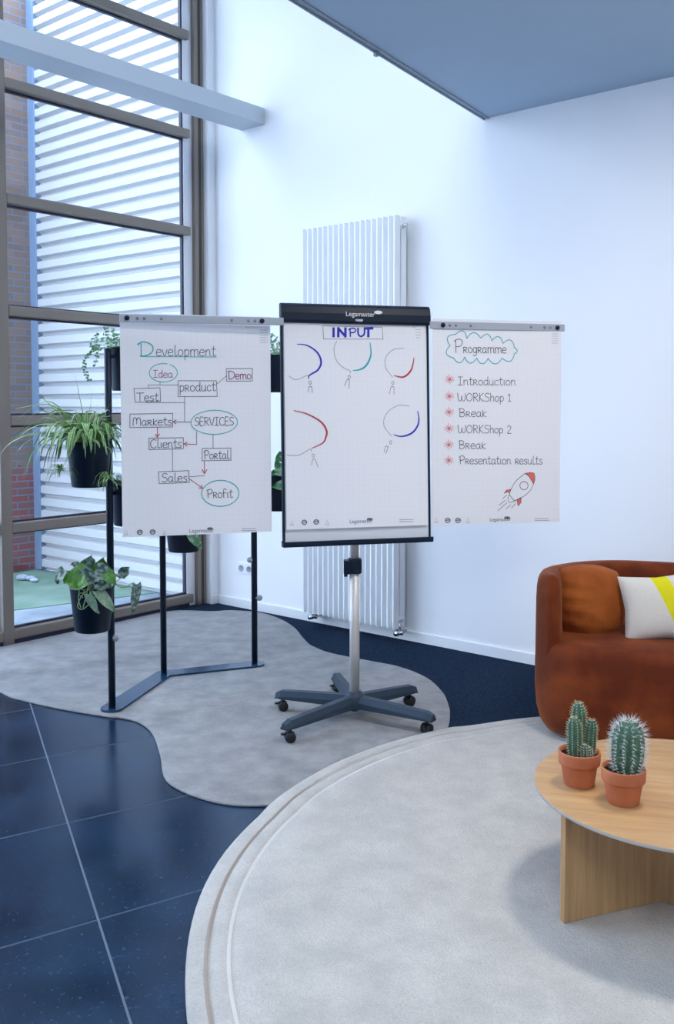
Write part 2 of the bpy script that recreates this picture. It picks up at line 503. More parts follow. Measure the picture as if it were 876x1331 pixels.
# window: posts, transoms, glass
GU = -0.165                                    # glass plane
win = thing('window_1', None, None, ROOM); struct(win)
posts = [(-0.154, -0.070), (-1.745, -1.670), (-3.38, -3.305), (-4.93, -4.855), (-6.48, -6.405)]
for v0, v1 in posts:
    b = MB(); b.box(-0.195, -0.105, v0, v1, 0, HC)
    b.build('window_post', M_frame, win, bevel=.004)
b = MB()
b.box(-0.125, -0.1035, -0.120, -0.096, 0, HC)            # dark channel strip on the end post
b.build('post_channel', mat('dark_bronze', (0.055, 0.047, 0.042), .5, metal=.2), win)
b = MB(); b.box(-0.190, -0.140, -0.232, -0.154, 0, HC)
b.build('post_reveal', mat('pale_reveal', (.74, .74, .78), .35), win)  # recessed frame face; daylight falling on it is put into the pale colour
ztops = [0.092, 0.760, 1.428, 2.102, 2.785, 3.482, 4.18, 4.88]
spans = [(-1.670, -0.232), (-3.305, -1.745), (-4.855, -3.38), (-6.405, -4.93)]
g = MB(); k = MB()
for v0, v1 in spans:
    k.box(-0.185, -0.112, v0, v1, 0.0, .031)
    for zt in ztops:
        b = MB(); b.box(-0.185, -0.103, v0, v1 + (.034 if v1 > -.5 else 0), zt - .062, zt)
        b.build('window_transom', M_frame, win, bevel=.006)
        for zz in (zt - .074, zt):
            k.box(-0.175, -0.150, v0, v1, zz, zz + .012)
    for zi in range(len(ztops) - 1):
        for vv in (v0, v1 - .012):
            k.box(-0.175, -0.150, vv, vv + .012, ztops[zi], ztops[zi + 1] - .062)
        g.box(GU - .004, GU + .004, v0 + .002, v1 - .002, ztops[zi] + .002, ztops[zi + 1] - .064)
k.build('window_gasket', M_gasket, win)
g.build('window_pane', M_glass, win)
room_box('wall_left_end', -0.30, -0.055, V1, -6.48, 0, HC + .1, M_wall)

# outside: corrugated facade, corner trim, brick wall, ground
OUT = -2.43
b = MB()
prof = []
z = 0.0; pit = 0.111
while z < 5.1:
    prof += [(0.0, z), (0.0, z + .020), (-0.046, z + .034), (-0.046, z + .096)]
    z += pit
rA = [(OUT + .02, 0.0 + p[0], p[1]) for p in prof]; rB = [(-0.30, 0.0 + p[0], p[1]) for p in prof]
n = len(prof)
b.add(rA + rB, [(i, i + 1, n + i + 1, n + i) for i in range(n - 1)], 0)
for i in range(46):                            # fixing screws along the left end
    for uu in (OUT + .10,):
        b.box(uu, uu + .018, -.012, 0, i * pit + .016, i * pit + .032)
b.box(OUT + .02, -0.30, .002, .04, 0, 5.1)
struct(b.build('wall_outside_back', M_metalwall, None, ROOM))
room_box('trim_1', OUT - .02, OUT + .10, -.055, .04, 0, 5.1, M_post, .006)
room_box('wall_outside_left', OUT - .25, OUT, -1.7, .0, 0, 5.1, M_brick)
room_box('floor_outside', -9.0, -0.16, -12, 0.2, -.1, -0.012, M_paving)
b = MB(); b.prism([(-2.43, -1.7), (-1.05, -1.15), (-0.75, -.02), (-2.43, -.02)], -.013, -.006)
struct(b.build('floor_turf', M_turf, None, ROOM))
b = MB()
for (uu, vv, s) in ((-2.05, -.42, .05), (-1.98, -.38, .04), (-1.90, -.40, .035)):
    rings = []
    for k2 in range(6):
        ph = -PI / 2 + PI * (k2 + .5) / 6
        rings.append([(uu + s * 1.3 * math.cos(ph) * math.cos(a) * (1 + .2 * math.sin(3 * a)), vv + s * math.cos(ph) * math.sin(a), -.006 + s * .5 + s * .5 * math.sin(ph)) for a in [2 * PI * i / 10 for i in range(10)]])
    b.loft(rings)
tag(b.build('rubble_heap', mat('pale_rubble', (.55, .60, .66), .9, noise=(20, (.3, .36, .44), .4, .6)), None, ROOM),
    'small pale lump of rubble on the green ground outside the window', 'rubble')

# ------------------------------------------------------------------ rugs
R1 = [(-1.647, 4.778), (-1.373, 4.618), (-1.096, 4.491), (-1.039, 4.479), (-0.933, 4.413), (-0.838, 4.255), (-0.753, 3.988), (-0.694, 3.753), (-0.622, 3.637), (-0.513, 3.543), (-0.396, 3.487), (-0.281, 3.48), (-0.15, 3.50),
      (0.05, 3.62), (0.28, 3.86), (0.43, 4.10), (0.511, 4.327), (0.548, 4.548), (0.555, 4.72), (0.547, 4.882), (0.491, 5.134), (0.358, 5.348), (0.188, 5.478), (-0.037, 5.65), (-0.14, 5.80), (-0.17, 5.86), (-0.222, 6.049), (-0.283, 6.302), (-0.39, 6.554), (-0.539, 6.75), (-0.70, 6.82), (-0.80, 6.83), (-0.905, 6.80),
      uvw(-.09, -.45), uvw(-.09, -.9), uvw(-.09, -1.35), uvw(-.09, -1.72), uvw(-.09, -2.2), uvw(0.05, -2.5), uvw(.25, -2.62), (-1.95, 5.02)]
r1p = [(p.x, p.y) for p in smooth_path([(x, y, 0) for x, y in R1] + [(R1[0][0], R1[0][1], 0)], 5)][:-1]
TH1 = 0.011
b = MB()
cxr = sum(p[0] for p in r1p) / len(r1p); cyr = sum(p[1] for p in r1p) / len(r1p)


def shrink(poly, d):
    out = []; n = len(poly)
    for i in range(n):
        a = Vector(poly[i - 1]); c = Vector(poly[(i + 1) % n]); t = (c - a).normalized()
        nn = Vector((-t.y, t.x)); out.append((poly[i][0] + nn.x * d, poly[i][1] + nn.y * d))
    return out


def area2(poly):
    return sum(poly[i][0] * poly[(i + 1) % len(poly)][1] - poly[(i + 1) % len(poly)][0] * poly[i][1] for i in range(len(poly)))


if area2(r1p) < 0: r1p.reverse()
rings = [[(x, y, zz) for x, y in shrink(r1p, d)] for d, zz in ((0.002, 0.0005), (0, .004), (0.001, .008), (0.006, TH1))]
b.loft(rings, 0, True, True, True)
b.m = [0] * len(b.f)
rug1 = b.build('organic_rug', [M_rug1])
tag(rug1, 'grey rug with wavy outline under the flip chart and the plant stand', 'rug')

RC = Vector((1.4275, 2.6678)); RR = 1.851


def inside(poly, x, y):
    r = False; j = len(poly) - 1
    for i in range(len(poly)):
        if (poly[i][1] > y) != (poly[j][1] > y) and x < (poly[j][0] - poly[i][0]) * (y - poly[i][1]) / (poly[j][1] - poly[i][1]) + poly[i][0]: r = not r
        j = i
    return r


def dist_poly(poly, x, y):
    best = 9
    p = Vector((x, y))
    for i in range(len(poly)):
        a = Vector(poly[i]); c = Vector(poly[(i + 1) % len(poly)]) - a
        t = max(0, min(1, (p - a).dot(c) / max(c.dot(c), 1e-9))); best = min(best, (p - a - c * t).length)
    return best


def lift(x, y):
    d = dist_poly(r1p, x, y)
    if inside(r1p, x, y): return TH1 + .0008
    t = max(0, 1 - d / .12)
    return (TH1 + .0008) * t * t * (3 - 2 * t)


prof = [(1.843, 0.0015), (1.851, .006), (1.851, .013), (1.843, .0185), (1.80, .020), (1.793, .0195), (1.788, .015), (1.783, .0195), (1.735, .020), (1.728, .0165), (1.721, .020)] + [(1.721 - .08 * i, .020) for i in range(1, 21)] + [(.05, .020)]
SEG = 160
b = MB(); rings = []
for r, zz in prof:
    ring = []
    for i in range(SEG):
        a = 2 * PI * i / SEG
        rr = r * (1 + .004 * math.sin(3 * a + 1) + .0015 * math.sin(11 * a))
        x, y = rr * math.cos(a), rr * math.sin(a)
        ring.append((x, y, zz + (lift(x + RC.x, y + RC.y) if r > 1.2 else 0) + (.0012 * random.random() if r < 1.72 else 0)))
    rings.append(ring)
b.loft(rings, 0, True, True, True)
rug2 = b.build('round_rug', M_rug2, None, Matrix.Translation((RC.x, RC.y, 0)))
tag(rug2, 'large round cream rug with stitched border under the coffee table', 'rug')

# ------------------------------------------------------------------ radiator
rad = thing('radiator', 'tall white vertical column radiator on the back wall behind the flip chart', 'radiator', ROOM)
rad.location = (*uvw(0.91, 0), 0)
z0r, z1r = 0.092, 2.655
col_me = None
NC = 18
for row, (y0, y1) in enumerate(((-0.135, -0.095), (-0.062, -0.030))):
    for i in range(NC):
        x = .022 + i * .0445
        if col_me is None:
            bb = MB()
            w = .018
            pl = [(-w, 0), (-w * .55, -.036), (w * .2, -.040), (w, -.006), (w, 0)]
            bb.prism(pl, z0r, z1r)
            o = bb.build('radiator_column', M_rad, rad, Matrix.Translation((x, y1, 0)), bevel=.004)
            col_me = o
        else:
            o = col_me.copy(); COL.objects.link(o); o.parent = rad
            o.matrix_local = Matrix.Translation((x, y1, 0))
for zz in (z0r + .06, z1r - .06):
    b = MB(); b.tube([(-.003, -.078, zz), (.806, -.078, zz)], .018, 14)
    b.build('header_pipe', M_rad, rad)
for zz in (z0r + .30, z1r - .16):
    for x in (.10, .70):
        b = MB(); b.box(x, x + .03, -.036, -.001, zz, zz + .05)
        b.build('wall_bracket', M_rad, rad)
for i, x in enumerate((.07, .79)):
    b = MB()
    b.tube([(x, -.078, z0r + .05), (x, -.078, .055)], .010, 10)
    b.tube([(x, -.078, .060), (x, -.001, .060)], .009, 10)
    b.tube([(x, -.060, .062), (x, -.125, .062)], [.016, .016], 12)
    b.tube([(x - .022, -.078, .062), (x + .022, -.078, .062)], .015, 12)
    b.build('radiator_valve', M_chrome, rad)
b = MB(); b.tube([(.806, -.078, z1r - .06), (.835, -.078, z1r - .06)], [.012, .010], 10)
b.build('bleed_plug', M_chrome, rad)

# socket
sk = thing('wall_socket', 'white double wall socket low on the back wall near the window corner', 'socket', ROOM)
sk.location = (*uvw(.245, 0), .295)
b = MB(); b.box(-.080, .080, -.008, -.0005, -.04, .04); b.build('socket_plate', M_socket, sk, bevel=.003)
for x in (-.04, .04):
    b = MB(); b.lathe([(.020, .0), (.024, .004), (.024, .0)], 20, M=Matrix.Translation((x, -.0085, 0)) @ Matrix.Rotation(PI / 2, 4, 'X'))
    b.build('socket_insert', M_sockd, sk)

# ------------------------------------------------------------------ flip chart
YAW = 0.262
PC = Vector((0.083, 4.455, 0))
chart = thing('flip_chart', 'mobile flip chart with black top bar, silver pole and five legged castor base', 'flip chart', PC)
feet = [(-0.270, 4.57), (0.0, 4.87), (0.365, 4.655), (0.413, 4.24), (-0.213, 4.13)]
b = MB()
b.lathe([(.030, .058), (.044, .062), (.048, .075), (.048, .120), (.040, .132), (.034, .136), (.034, .142)], 24)
b.tube([(0, 0, .05), (0, 0, .066)], .022, 16)
b.build('base_hub', M_slate, chart)
FLOORZ = TH1
for fx, fy in feet:
    d = Vector((fx, fy, 0)) - PC; d.z = 0
    Ln = d.length + .025; ang = math.atan2(d.y, d.x)
    b = MB(); rings = []
    for t, w, h0, h1 in ((.02, .030, .066, .124), (.10, .032, .068, .124), (.6, .030, .072, .118), (.93, .028, .074, .112), (1.0, .026, .078, .100)):
        x = t * Ln
        rings.append([(x, -w, h0), (x, w, h0), (x, w, h1 - .026), (x, w * .55, h1), (x, -w * .55, h1), (x, -w, h1 - .026)])
    b.loft(rings, 0, False)
    leg = b.build('base_leg', M_slate, chart, Matrix.Rotation(ang, 4, 'Z'), bevel=.005)
    b = MB()
    Mx = Matrix.Translation((d.length - .008, 0, 0)) @ Matrix.Rotation(-ang + .5 + fx, 4, 'Z')
    for sx in (-.014, .014):
        b.lathe([(.006, -.009), (.021, -.009), (.0235, -.005), (.0235, .005), (.021, .009), (.006, .009)], 20, 0, True,
                Mx @ Matrix.Translation((0, sx, FLOORZ + .0240)) @ Matrix.Rotation(PI / 2, 4, 'X'))
    b.tube([(0, 0, .036), (0, 0, .080)], .009, 10, M=Mx)
    b.box(-.022, .018, -.006, .006, .024, .056, 0, Mx)
    b.box(-.040, -.010, -.009, .009, .046, .053, 0, Mx)          # brake tab
    b.build('castor', M_rubber, leg)

b = MB(); b.lathe([(.0235, .140), (.0235, .76)], 24); b.build('outer_pole', M_alu, chart)
b = MB(); b.lathe([(.0195, .70), (.0195, 1.88)], 20); b.build('inner_pole', M_alu, chart)
b = MB(); rings = []
for zz, s in ((.705, .031), (.712, .034), (.765, .034), (.775, .031)):
    rings.append([(s * math.copysign(abs(math.cos(a)) ** .5, math.cos(a)), s * math.copysign(abs(math.sin(a)) ** .5, math.sin(a)), zz) for a in [2 * PI * i / 24 for i in range(24)]])
b.loft(rings)
b.box(-.052, -.025, -.030, .020, .703, .768); b.box(-.050, -.034, -.02, .006, .690, .705)
b.build('height_clamp', M_black, chart, bevel=.003)

# board frame: local x right, y away from the viewer, z up
BM = Matrix.Translation((0.0903, 4.375, 1.4064)) @ Matrix.Rotation(YAW, 4, 'Z') @ Matrix.Rotation(-0.045, 4, 'X')
BML = Matrix.Translation(-PC) @ BM                     # in chart space
BW, BH = 0.700, 1.092
TEXT_CACHE = {}


def text_mesh(body, size, M, mb, midx):
    cu = bpy.data.curves.new('lettering', 'FONT'); cu.body = body; cu.size = size; cu.align_x = 'CENTER'
    ob = bpy.data.objects.new('lettering', cu); COL.objects.link(ob)
    dg = bpy.context.evaluated_depsgraph_get(); dg.update()
    me = bpy.data.meshes.new_from_object(ob.evaluated_get(dg))
    mb.add([v.co.copy() for v in me.vertices], [list(p.vertices) for p in me.polygons], midx, False, M)
    bpy.data.objects.remove(ob); bpy.data.curves.remove(cu); bpy.data.meshes.remove(me)


UPR = Matrix.Rotation(PI / 2, 4, 'X')                   # text plane -> x right, z up, facing -y

b = MB(); b.box(-BW / 2 + .006, BW / 2 - .006, -.006, .010, -BH / 2 + .01, BH / 2 - .03)
b.build('board_panel', M_board, chart, BML)
for s in (-1, 1):
    b = MB(); b.box(s * (BW / 2 - .003) - .005, s * (BW / 2 - .003) + .005, -.011, .014, -BH / 2, BH / 2 - .02)
    b.build('side_rail', M_black, chart, BML, bevel=.002)
b = MB(); rings = []
for x in (-BW / 2 - .004, BW / 2 + .004):
    rings.append([(x, y, BH / 2 + zz) for y, zz in ((.014, -.088), (-.030, -.088), (-.036, -.080), (-.036, -.045), (-.028, -.012), (-.012, 0), (.014, 0))])
b.loft(rings, 0, False)
bar = b.build('top_clamp_bar', M_black, chart, BML, bevel=.003)
b = MB()
text_mesh('Legamaster', .030, Matrix.Translation((.012, -.0375, BH / 2 - .056)) @ UPR, b, 0)
b.add([(.098 + .020 * math.cos(a), -.0372, BH / 2 - .036 + .008 * math.sin(a)) for a in [2 * PI * i / 20 for i in range(20)]], [list(range(20))], 0)
b.build('brand_lettering', mat('white_print', (.80, .82, .86), .5), bar)
b = MB(); b.box(-.012, .024, -.040, -.030, BH / 2 - .080, BH / 2 - .068); b.build('clamp_button', M_chrome, bar, bevel=.003)
b = MB(); rings = []
for x in (-BW / 2 - .006, BW / 2 + .006):
    rings.append([(x, y, -BH / 2 + zz) for y, zz in ((.012, -.004), (-.030, -.004), (-.036, .004), (-.036, .020), (-.032, .022), (-.028, .008), (.012, .024))])
b.loft(rings, 0, False)
b.build('pen_tray', M_black, chart, BML, bevel=.002)


# ---- handwriting
G = {
    'D': (.80, [[(.05, 1), (.08, 0)], [(-.05, .95), (.3, 1), (.65, .8), (.72, .45), (.5, .1), (.08, 0)]]),
    'I': (.62, [[(.30, 1), (.30, 0)], [(.08, 1), (.52, 1)], [(.06, 0), (.54, 0)]]),
    'T': (.78, [[(.36, 1), (.36, 0)], [(0, .98), (.75, 1)]]),
    'P': (.68, [[(.1, .95), (.13, 0)], [(0, .85), (.2, 1), (.5, .98), (.6, .75), (.45, .5), (.12, .45)]]),
    'C': (.72, [[(.62, .9), (.4, 1), (.12, .8), (.05, .4), (.2, .05), (.5, 0), (.66, .15)]]),
    'S': (.66, [[(.58, .9), (.35, 1), (.1, .85), (.15, .6), (.45, .48), (.58, .25), (.42, .02), (.05, .05)]]),
    'M': (.95, [[(.08, 0), (.10, .8), (.2, .95), (.38, .9), (.44, .5), (.44, .2)], [(.44, .6), (.55, .92), (.75, .92), (.82, .6), (.84, 0)]]),
    'W': (1.0, [[(0, 1), (.08, .3), (.22, .02), (.42, .15), (.48, .7), (.5, .25), (.65, .02), (.85, .2), (.92, 1)]]),
    'O': (.80, [[(.35, 1), (.08, .7), (.1, .2), (.38, 0), (.66, .25), (.68, .75), (.35, 1)]]),
    'R': (.70, [[(.1, 1), (.1, 0)], [(.02, .95), (.35, 1), (.55, .8), (.42, .55), (.12, .5)], [(.2, .5), (.62, 0)]]),
    'K': (.66, [[(.1, 1), (.1, 0)], [(.55, 1), (.12, .48), (.58, 0)]]),
    'E': (.60, [[(.5, 1), (.1, 1), (.1, 0), (.52, 0)], [(.1, .52), (.42, .52)]]),
    'V': (.68, [[(.02, 1), (.32, 0), (.62, 1)]]),
    'B': (.70, [[(.1, 1), (.12, 0)], [(0, .95), (.35, 1), (.55, .8), (.4, .56), (.14, .52), (.5, .45), (.6, .22), (.4, 0), (.1, 0)]]),
    'N': (.85, [[(.08, 0), (.08, 1), (.66, 0), (.66, 1)]]),
    'U': (.80, [[(.06, 1), (.08, .3), (.3, 0), (.55, .15), (.64, .4), (.66, 1)]]),
    'e': (.55, [[(.05, .32), (.45, .36), (.40, .58), (.2, .62), (.04, .4), (.08, .1), (.28, 0), (.48, .1)]]),
    'v': (.52, [[(.02, .62), (.22, 0), (.46, .62)]]),
    'l': (.36, [[(.12, 1.05), (.1, .15), (.2, 0), (.34, .08)]]),
    'o': (.56, [[(.25, .62), (.05, .45), (.08, .12), (.28, 0), (.46, .15), (.46, .45), (.25, .62)]]),
    'p': (.56, [[(.08, .62), (.10, -.38)], [(.08, .45), (.28, .62), (.46, .45), (.42, .12), (.22, .0), (.1, .08)]]),
    'm': (.86, [[(.06, .62), (.08, 0)], [(.08, .45), (.22, .62), (.38, .55), (.40, 0)], [(.40, .45), (.56, .62), (.72, .55), (.74, .1), (.84, .02)]]),
    'n': (.58, [[(.06, .62), (.08, 0)], [(.08, .42), (.25, .62), (.42, .52), (.44, .12), (.54, .02)]]),
    't': (.46, [[(.2, .95), (.18, .15), (.28, 0), (.42, .1)], [(.02, .66), (.40, .68)]]),
    'd': (.58, [[(.44, .52), (.25, .62), (.06, .42), (.08, .1), (.25, 0), (.44, .2)], [(.46, 1.02), (.46, .1), (.54, 0)]]),
    'a': (.58, [[(.42, .55), (.22, .62), (.05, .4), (.08, .08), (.25, .0), (.42, .25), (.44, .58), (.44, .1), (.54, 0)]]),
    's': (.48, [[(.40, .56), (.22, .62), (.08, .5), (.16, .36), (.36, .26), (.38, .08), (.2, 0), (.04, .06)]]),
    'r': (.54, [[(.06, .62), (.06, 0)], [(.0, .6), (.28, .64), (.40, .5), (.30, .34), (.08, .32)], [(.14, .32), (.46, 0)]]),
    'u': (.58, [[(.06, .62), (.06, .18), (.2, 0), (.38, .1), (.44, .3)], [(.45, .62), (.45, .1), (.55, 0)]]),
    'c': (.50, [[(.42, .52), (.25, .62), (.06, .42), (.08, .12), (.26, 0), (.44, .1)]]),
    'i': (.26, [[(.1, .62), (.1, .1), (.2, 0)]]),
    'k': (.52, [[(.08, .8), (.08, 0)], [(.42, .62), (.1, .28), (.44, 0)]]),
    'g': (.56, [[(.42, .52), (.22, .62), (.05, .4), (.1, .1), (.3, .02), (.43, .3), (.44, .6), (.42, -.15), (.25, -.34), (.05, -.22)]]),
    'h': (.58, [[(.08, 1.02), (.08, 0)], [(.08, .42), (.28, .62), (.44, .5), (.46, 0)]]),
    'f': (.46, [[(.42, .95), (.12, 1.0), (.12, 0)], [(.02, .55), (.38, .58)]]),
    '1': (.40, [[(.05, .7), (.2, .9), (.2, 0)], [(.05, 0), (.36, 0)]]),
    '2': (.56, [[(.05, .75), (.2, .95), (.45, .8), (.38, .5), (.05, 0), (.5, 0)]]),
    ' ': (.45, []),
}


class Sheet:
    def __init__(s, quad, W, H, bow):
        s.q = [Vector(p) for p in quad]; s.W = W; s.H = H; s.bow = bow; s.strokes = []; s.fills = []

    def loc(s, px, py):
        """image position -> sheet coordinates (x right, z up, origin at the sheet's centre)"""
        TL, TR, BL, BR = s.q
        a, c = .5, .5
        for _ in range(12):
            p = TL * (1 - a) * (1 - c) + TR * a * (1 - c) + BL * (1 - a) * c + BR * a * c
            e = Vector((px, py)) - p
            da = (TR - TL) * (1 - c) + (BR - BL) * c; dc = (BL - TL) * (1 - a) + (BR - TR) * a
            det = da.x * dc.y - da.y * dc.x
            a += (e.x * dc.y - e.y * dc.x) / det; c += (da.x * e.y - da.y * e.x) / det
        return ((a - .5) * s.W, (.5 - c) * s.H)

    def surf(s, x, z):
        """how far the paper stands off its plane"""
        t = max(0.0, (-z / s.H) + .1)
        r = max(0.0, x / s.W + .1)
        return -s.bow * (t * t) - s.bow * 1.3 * (max(0, t - .35) ** 2) * r * 6 + .0012 * math.sin(x * 11 + z * 3)

    def line(s, pts, c='k', w=.0024, smooth=False):
        P = [s.loc(*p) for p in pts]
        if smooth: P = [(q.x, q.y) for q in smooth_path([(a, bb, 0) for a, bb in P], 6)]
        if not isinstance(w, (list, tuple)): w = [w] * len(P)
        elif len(w) != len(P):
            w = [w[0] + (w[1] - w[0]) * math.sin(PI * i / (len(P) - 1)) for i in range(len(P))]
        s.strokes.append((P, c, [q * 1.15 for q in w]))

    def fill(s, pts, c): s.fills.append(([s.loc(*p) for p in pts], c))

    def ell(s, cx, cy, rx, ry, c='k', w=.0024, a0=0, a1=360):
        s.line([(cx + rx * math.cos(math.radians(a)), cy + ry * math.sin(math.radians(a))) for a in [a0 + (a1 - a0) * i / 36 for i in range(37)]], c, w)

    def box(s, a, b_, c_, d, c='k', w=.0020): s.line([a, b_, c_, d, a], c, w)

    def word(s, txt, x0, x1, base, cap, c='k', w=.0024, slope=0.0, first=None):
        tot = sum(G[ch][0] for ch in txt)
        if first: tot += G[txt[0]][0] * (first - 1)
        k = (x1 - x0) / tot; x = x0
        for i, ch in enumerate(txt):
            sc = first if (first and i == 0) else 1
            for st in G[ch][1]:
                pts = [(x + p[0] * k * sc, base + (x - x0) * slope - p[1] * cap * sc) for p in st]
                s.line(pts, c, w, True)
            x += G[ch][0] * k * sc

    def arrow(s, pts, c='r', w=.0026, h=4):
        s.line(pts, c, w)
        a, e = Vector(pts[-2]), Vector(pts[-1]); d = (e - a).normalized(); n_ = Vector((-d.y, d.x))
        s.line([tuple(e - d * h + n_ * h * .6), tuple(e), tuple(e - d * h - n_ * h * .6)], c, w * 1.3)

    def build_paper(s, name, M, label, nx=14, nz=24, pages=1):
        b = MB(); v = []
        for j in range(nz + 1):
            for i in range(nx + 1):
                x = (i / nx - .5) * s.W; z = (.5 - j / nz) * s.H
                v.append((x, s.surf(x, z), z))
        n = len(v)
        th = .0007 * pages
        v += [(p[0], p[1] + th, p[2]) for p in v]
        f = []
        for j in range(nz):
            for i in range(nx):
                a = j * (nx + 1) + i
                f.append((a, a + nx + 1, a + nx + 2, a + 1)); f.append((n + a, n + a + 1, n + a + nx + 2, n + a + nx + 1))
        edge = [i for i in range(nx + 1)] + [(j + 1) * (nx + 1) - 1 for j in range(1, nz + 1)] + [nz * (nx + 1) + i for i in range(nx - 1, -1, -1)] + [j * (nx + 1) for j in range(nz - 1, 0, -1)]
        for i in range(len(edge)):
            a, c = edge[i], edge[(i + 1) % len(edge)]; b.add([v[a], v[c], v[n + c], v[n + a]], [(0, 1, 2, 3)])
        b.add(v, f, 0, True)
        t = b.build(name, M_paper, None, M)
        tag(t, label, 'flip chart sheet')
        return t

    def ribbon(s, b, P, w, mi, off):
        if len(P) < 2: return
        v = []
        Q = [Vector(p) for p in P]
        for i, p in enumerate(Q):
            t = Q[min(i + 1, len(Q) - 1)] - Q[max(i - 1, 0)]
            if t.length < 1e-8: t = Vector((1, 0))
            t.normalize(); nn = Vector((-t.y, t.x)) * (w[i] / 2)
            if i == 0: p = p - t * w[0] * .4
            if i == len(Q) - 1: p = p + t * w[-1] * .4
            for q in (p + nn, p - nn): v.append((q.x, s.surf(q.x, q.y) - off, q.y))
        b.add(v, [(2 * i, 2 * i + 1, 2 * i + 3, 2 * i + 2) for i in range(len(Q) - 1)], mi)

    def build_ink(s, parent, name='handwriting'):
        b = MB(); off = .0010
        for P, c in s.fills:
            b.add([(x, s.surf(x, z) - .0009, z) for x, z in P], [list(range(len(P)))], INK_KEYS.index(c))
        for P, c, w in s.strokes:
            if len(P) == 2 or max((Vector(P[i]) - Vector(P[i + 1])).length for i in range(len(P) - 1)) > .03:
                R = [P[0]]; W2 = [w[0]]
                for i in range(len(P) - 1):
                    L_ = (Vector(P[i + 1]) - Vector(P[i])).length; k = max(1, int(L_ / .02))
                    for q in range(1, k + 1):
                        R.append((P[i][0] + (P[i + 1][0] - P[i][0]) * q / k, P[i][1] + (P[i + 1][1] - P[i][1]) * q / k)); W2.append(w[i + 1])
                # split at corners so every side keeps its width
                seg = [R[0]]; sw = [W2[0]]
                for i in range(1, len(R)):
                    seg.append(R[i]); sw.append(W2[i])
                    if i < len(R) - 1:
                        d1 = (Vector(R[i]) - Vector(R[i - 1])).normalized(); d2_ = (Vector(R[i + 1]) - Vector(R[i])).normalized()
                        if d1.dot(d2_) < .9:
                            s.ribbon(b, seg, sw, INK_KEYS.index(c), off); off += .000002; seg = [R[i]]; sw = [W2[i]]
                s.ribbon(b, seg, sw, INK_KEYS.index(c), off)
            else:
                s.ribbon(b, P, w, INK_KEYS.index(c), off)
            off += .000002
        s.strokes = []; s.fills = []
        return b.build(name, INK_MATS, parent)

    def footer(s, parent, icons, logo, ell, txt, head, pscale):
        """small printed marks: icons and maker's name along the foot, fine print in the top right corner"""
        for (x, y), c in zip(icons, 'fddf'):
            if c == 'f':
                s.line([(x - 2, y + 3), (x, y - 3), (x + 2, y + 3)], 'f', .002); s.line([(x - 2, y + 3), (x + 2, y + 3)], 'f', .002)
            else:
                s.ell(x, y, 3.0, 2.8, 'd', .004); s.line([(x - 2, y), (x + 1.5, y - .5)], 'g', .006)
        for y, x0, x1 in txt:
            x = x0
            while x < x1:
                L_ = random.uniform(2, 5); s.line([(x, y), (min(x + L_, x1), y)], 'g', .0022); x += L_ + 1.0
        for y, x0, x1 in head:
            x = x0
            while x < x1:
                L_ = random.uniform(1.5, 4); s.line([(x, y), (min(x + L_, x1), y)], 'f', .0020); x += L_ + .8
        s.fill([(ell[0] + 4 * math.cos(a), ell[1] + 1.8 * math.sin(a)) for a in [2 * PI * i / 16 for i in range(16)]], 'd')
        o = s.build_ink(parent, 'printed_marks')
        b = MB(); lx, lz = s.loc(*logo)
        text_mesh('Legamaster', pscale, Matrix.Translation((lx, s.surf(lx, lz) - .0012, lz)) @ UPR, b, 0)
        b.build('maker_name', INK['d'], o)


# centre pad
PM = Matrix.Translation((0.0925, 4.358, 1.3997)) @ Matrix.Rotation(YAW, 4, 'Z') @ Matrix.Rotation(-0.0520, 4, 'X')
pad = Sheet([(368, 419), (552, 423), (373, 690), (557, 683)], .672, .928, .002)
p_o = pad.build_paper('paper_pad', PM, 'central white pad under the black bar headed INPUT, with coloured speech bubbles', pages=5)
pad.box((417.3, 423.2), (494.4, 424.7), (495.7, 440.3), (418.3, 440.3), 'k', .0016)
for ch, x0, x1, w in (('I', 427.5, 435, .0098), ('N', 436, 449.5, .0100), ('P', 451, 461, .0052), ('U', 462, 473.5, .0068), ('T', 471.5, 482, .0098)):
    k = (x1 - x0) / G[ch][0]
    for st in G[ch][1][: 1 if ch == 'I' else None]:
        pad.line([(x0 + p[0] * k, 436.8 - p[1] * 10.5) for p in st], 'b', w, ch in 'PU')
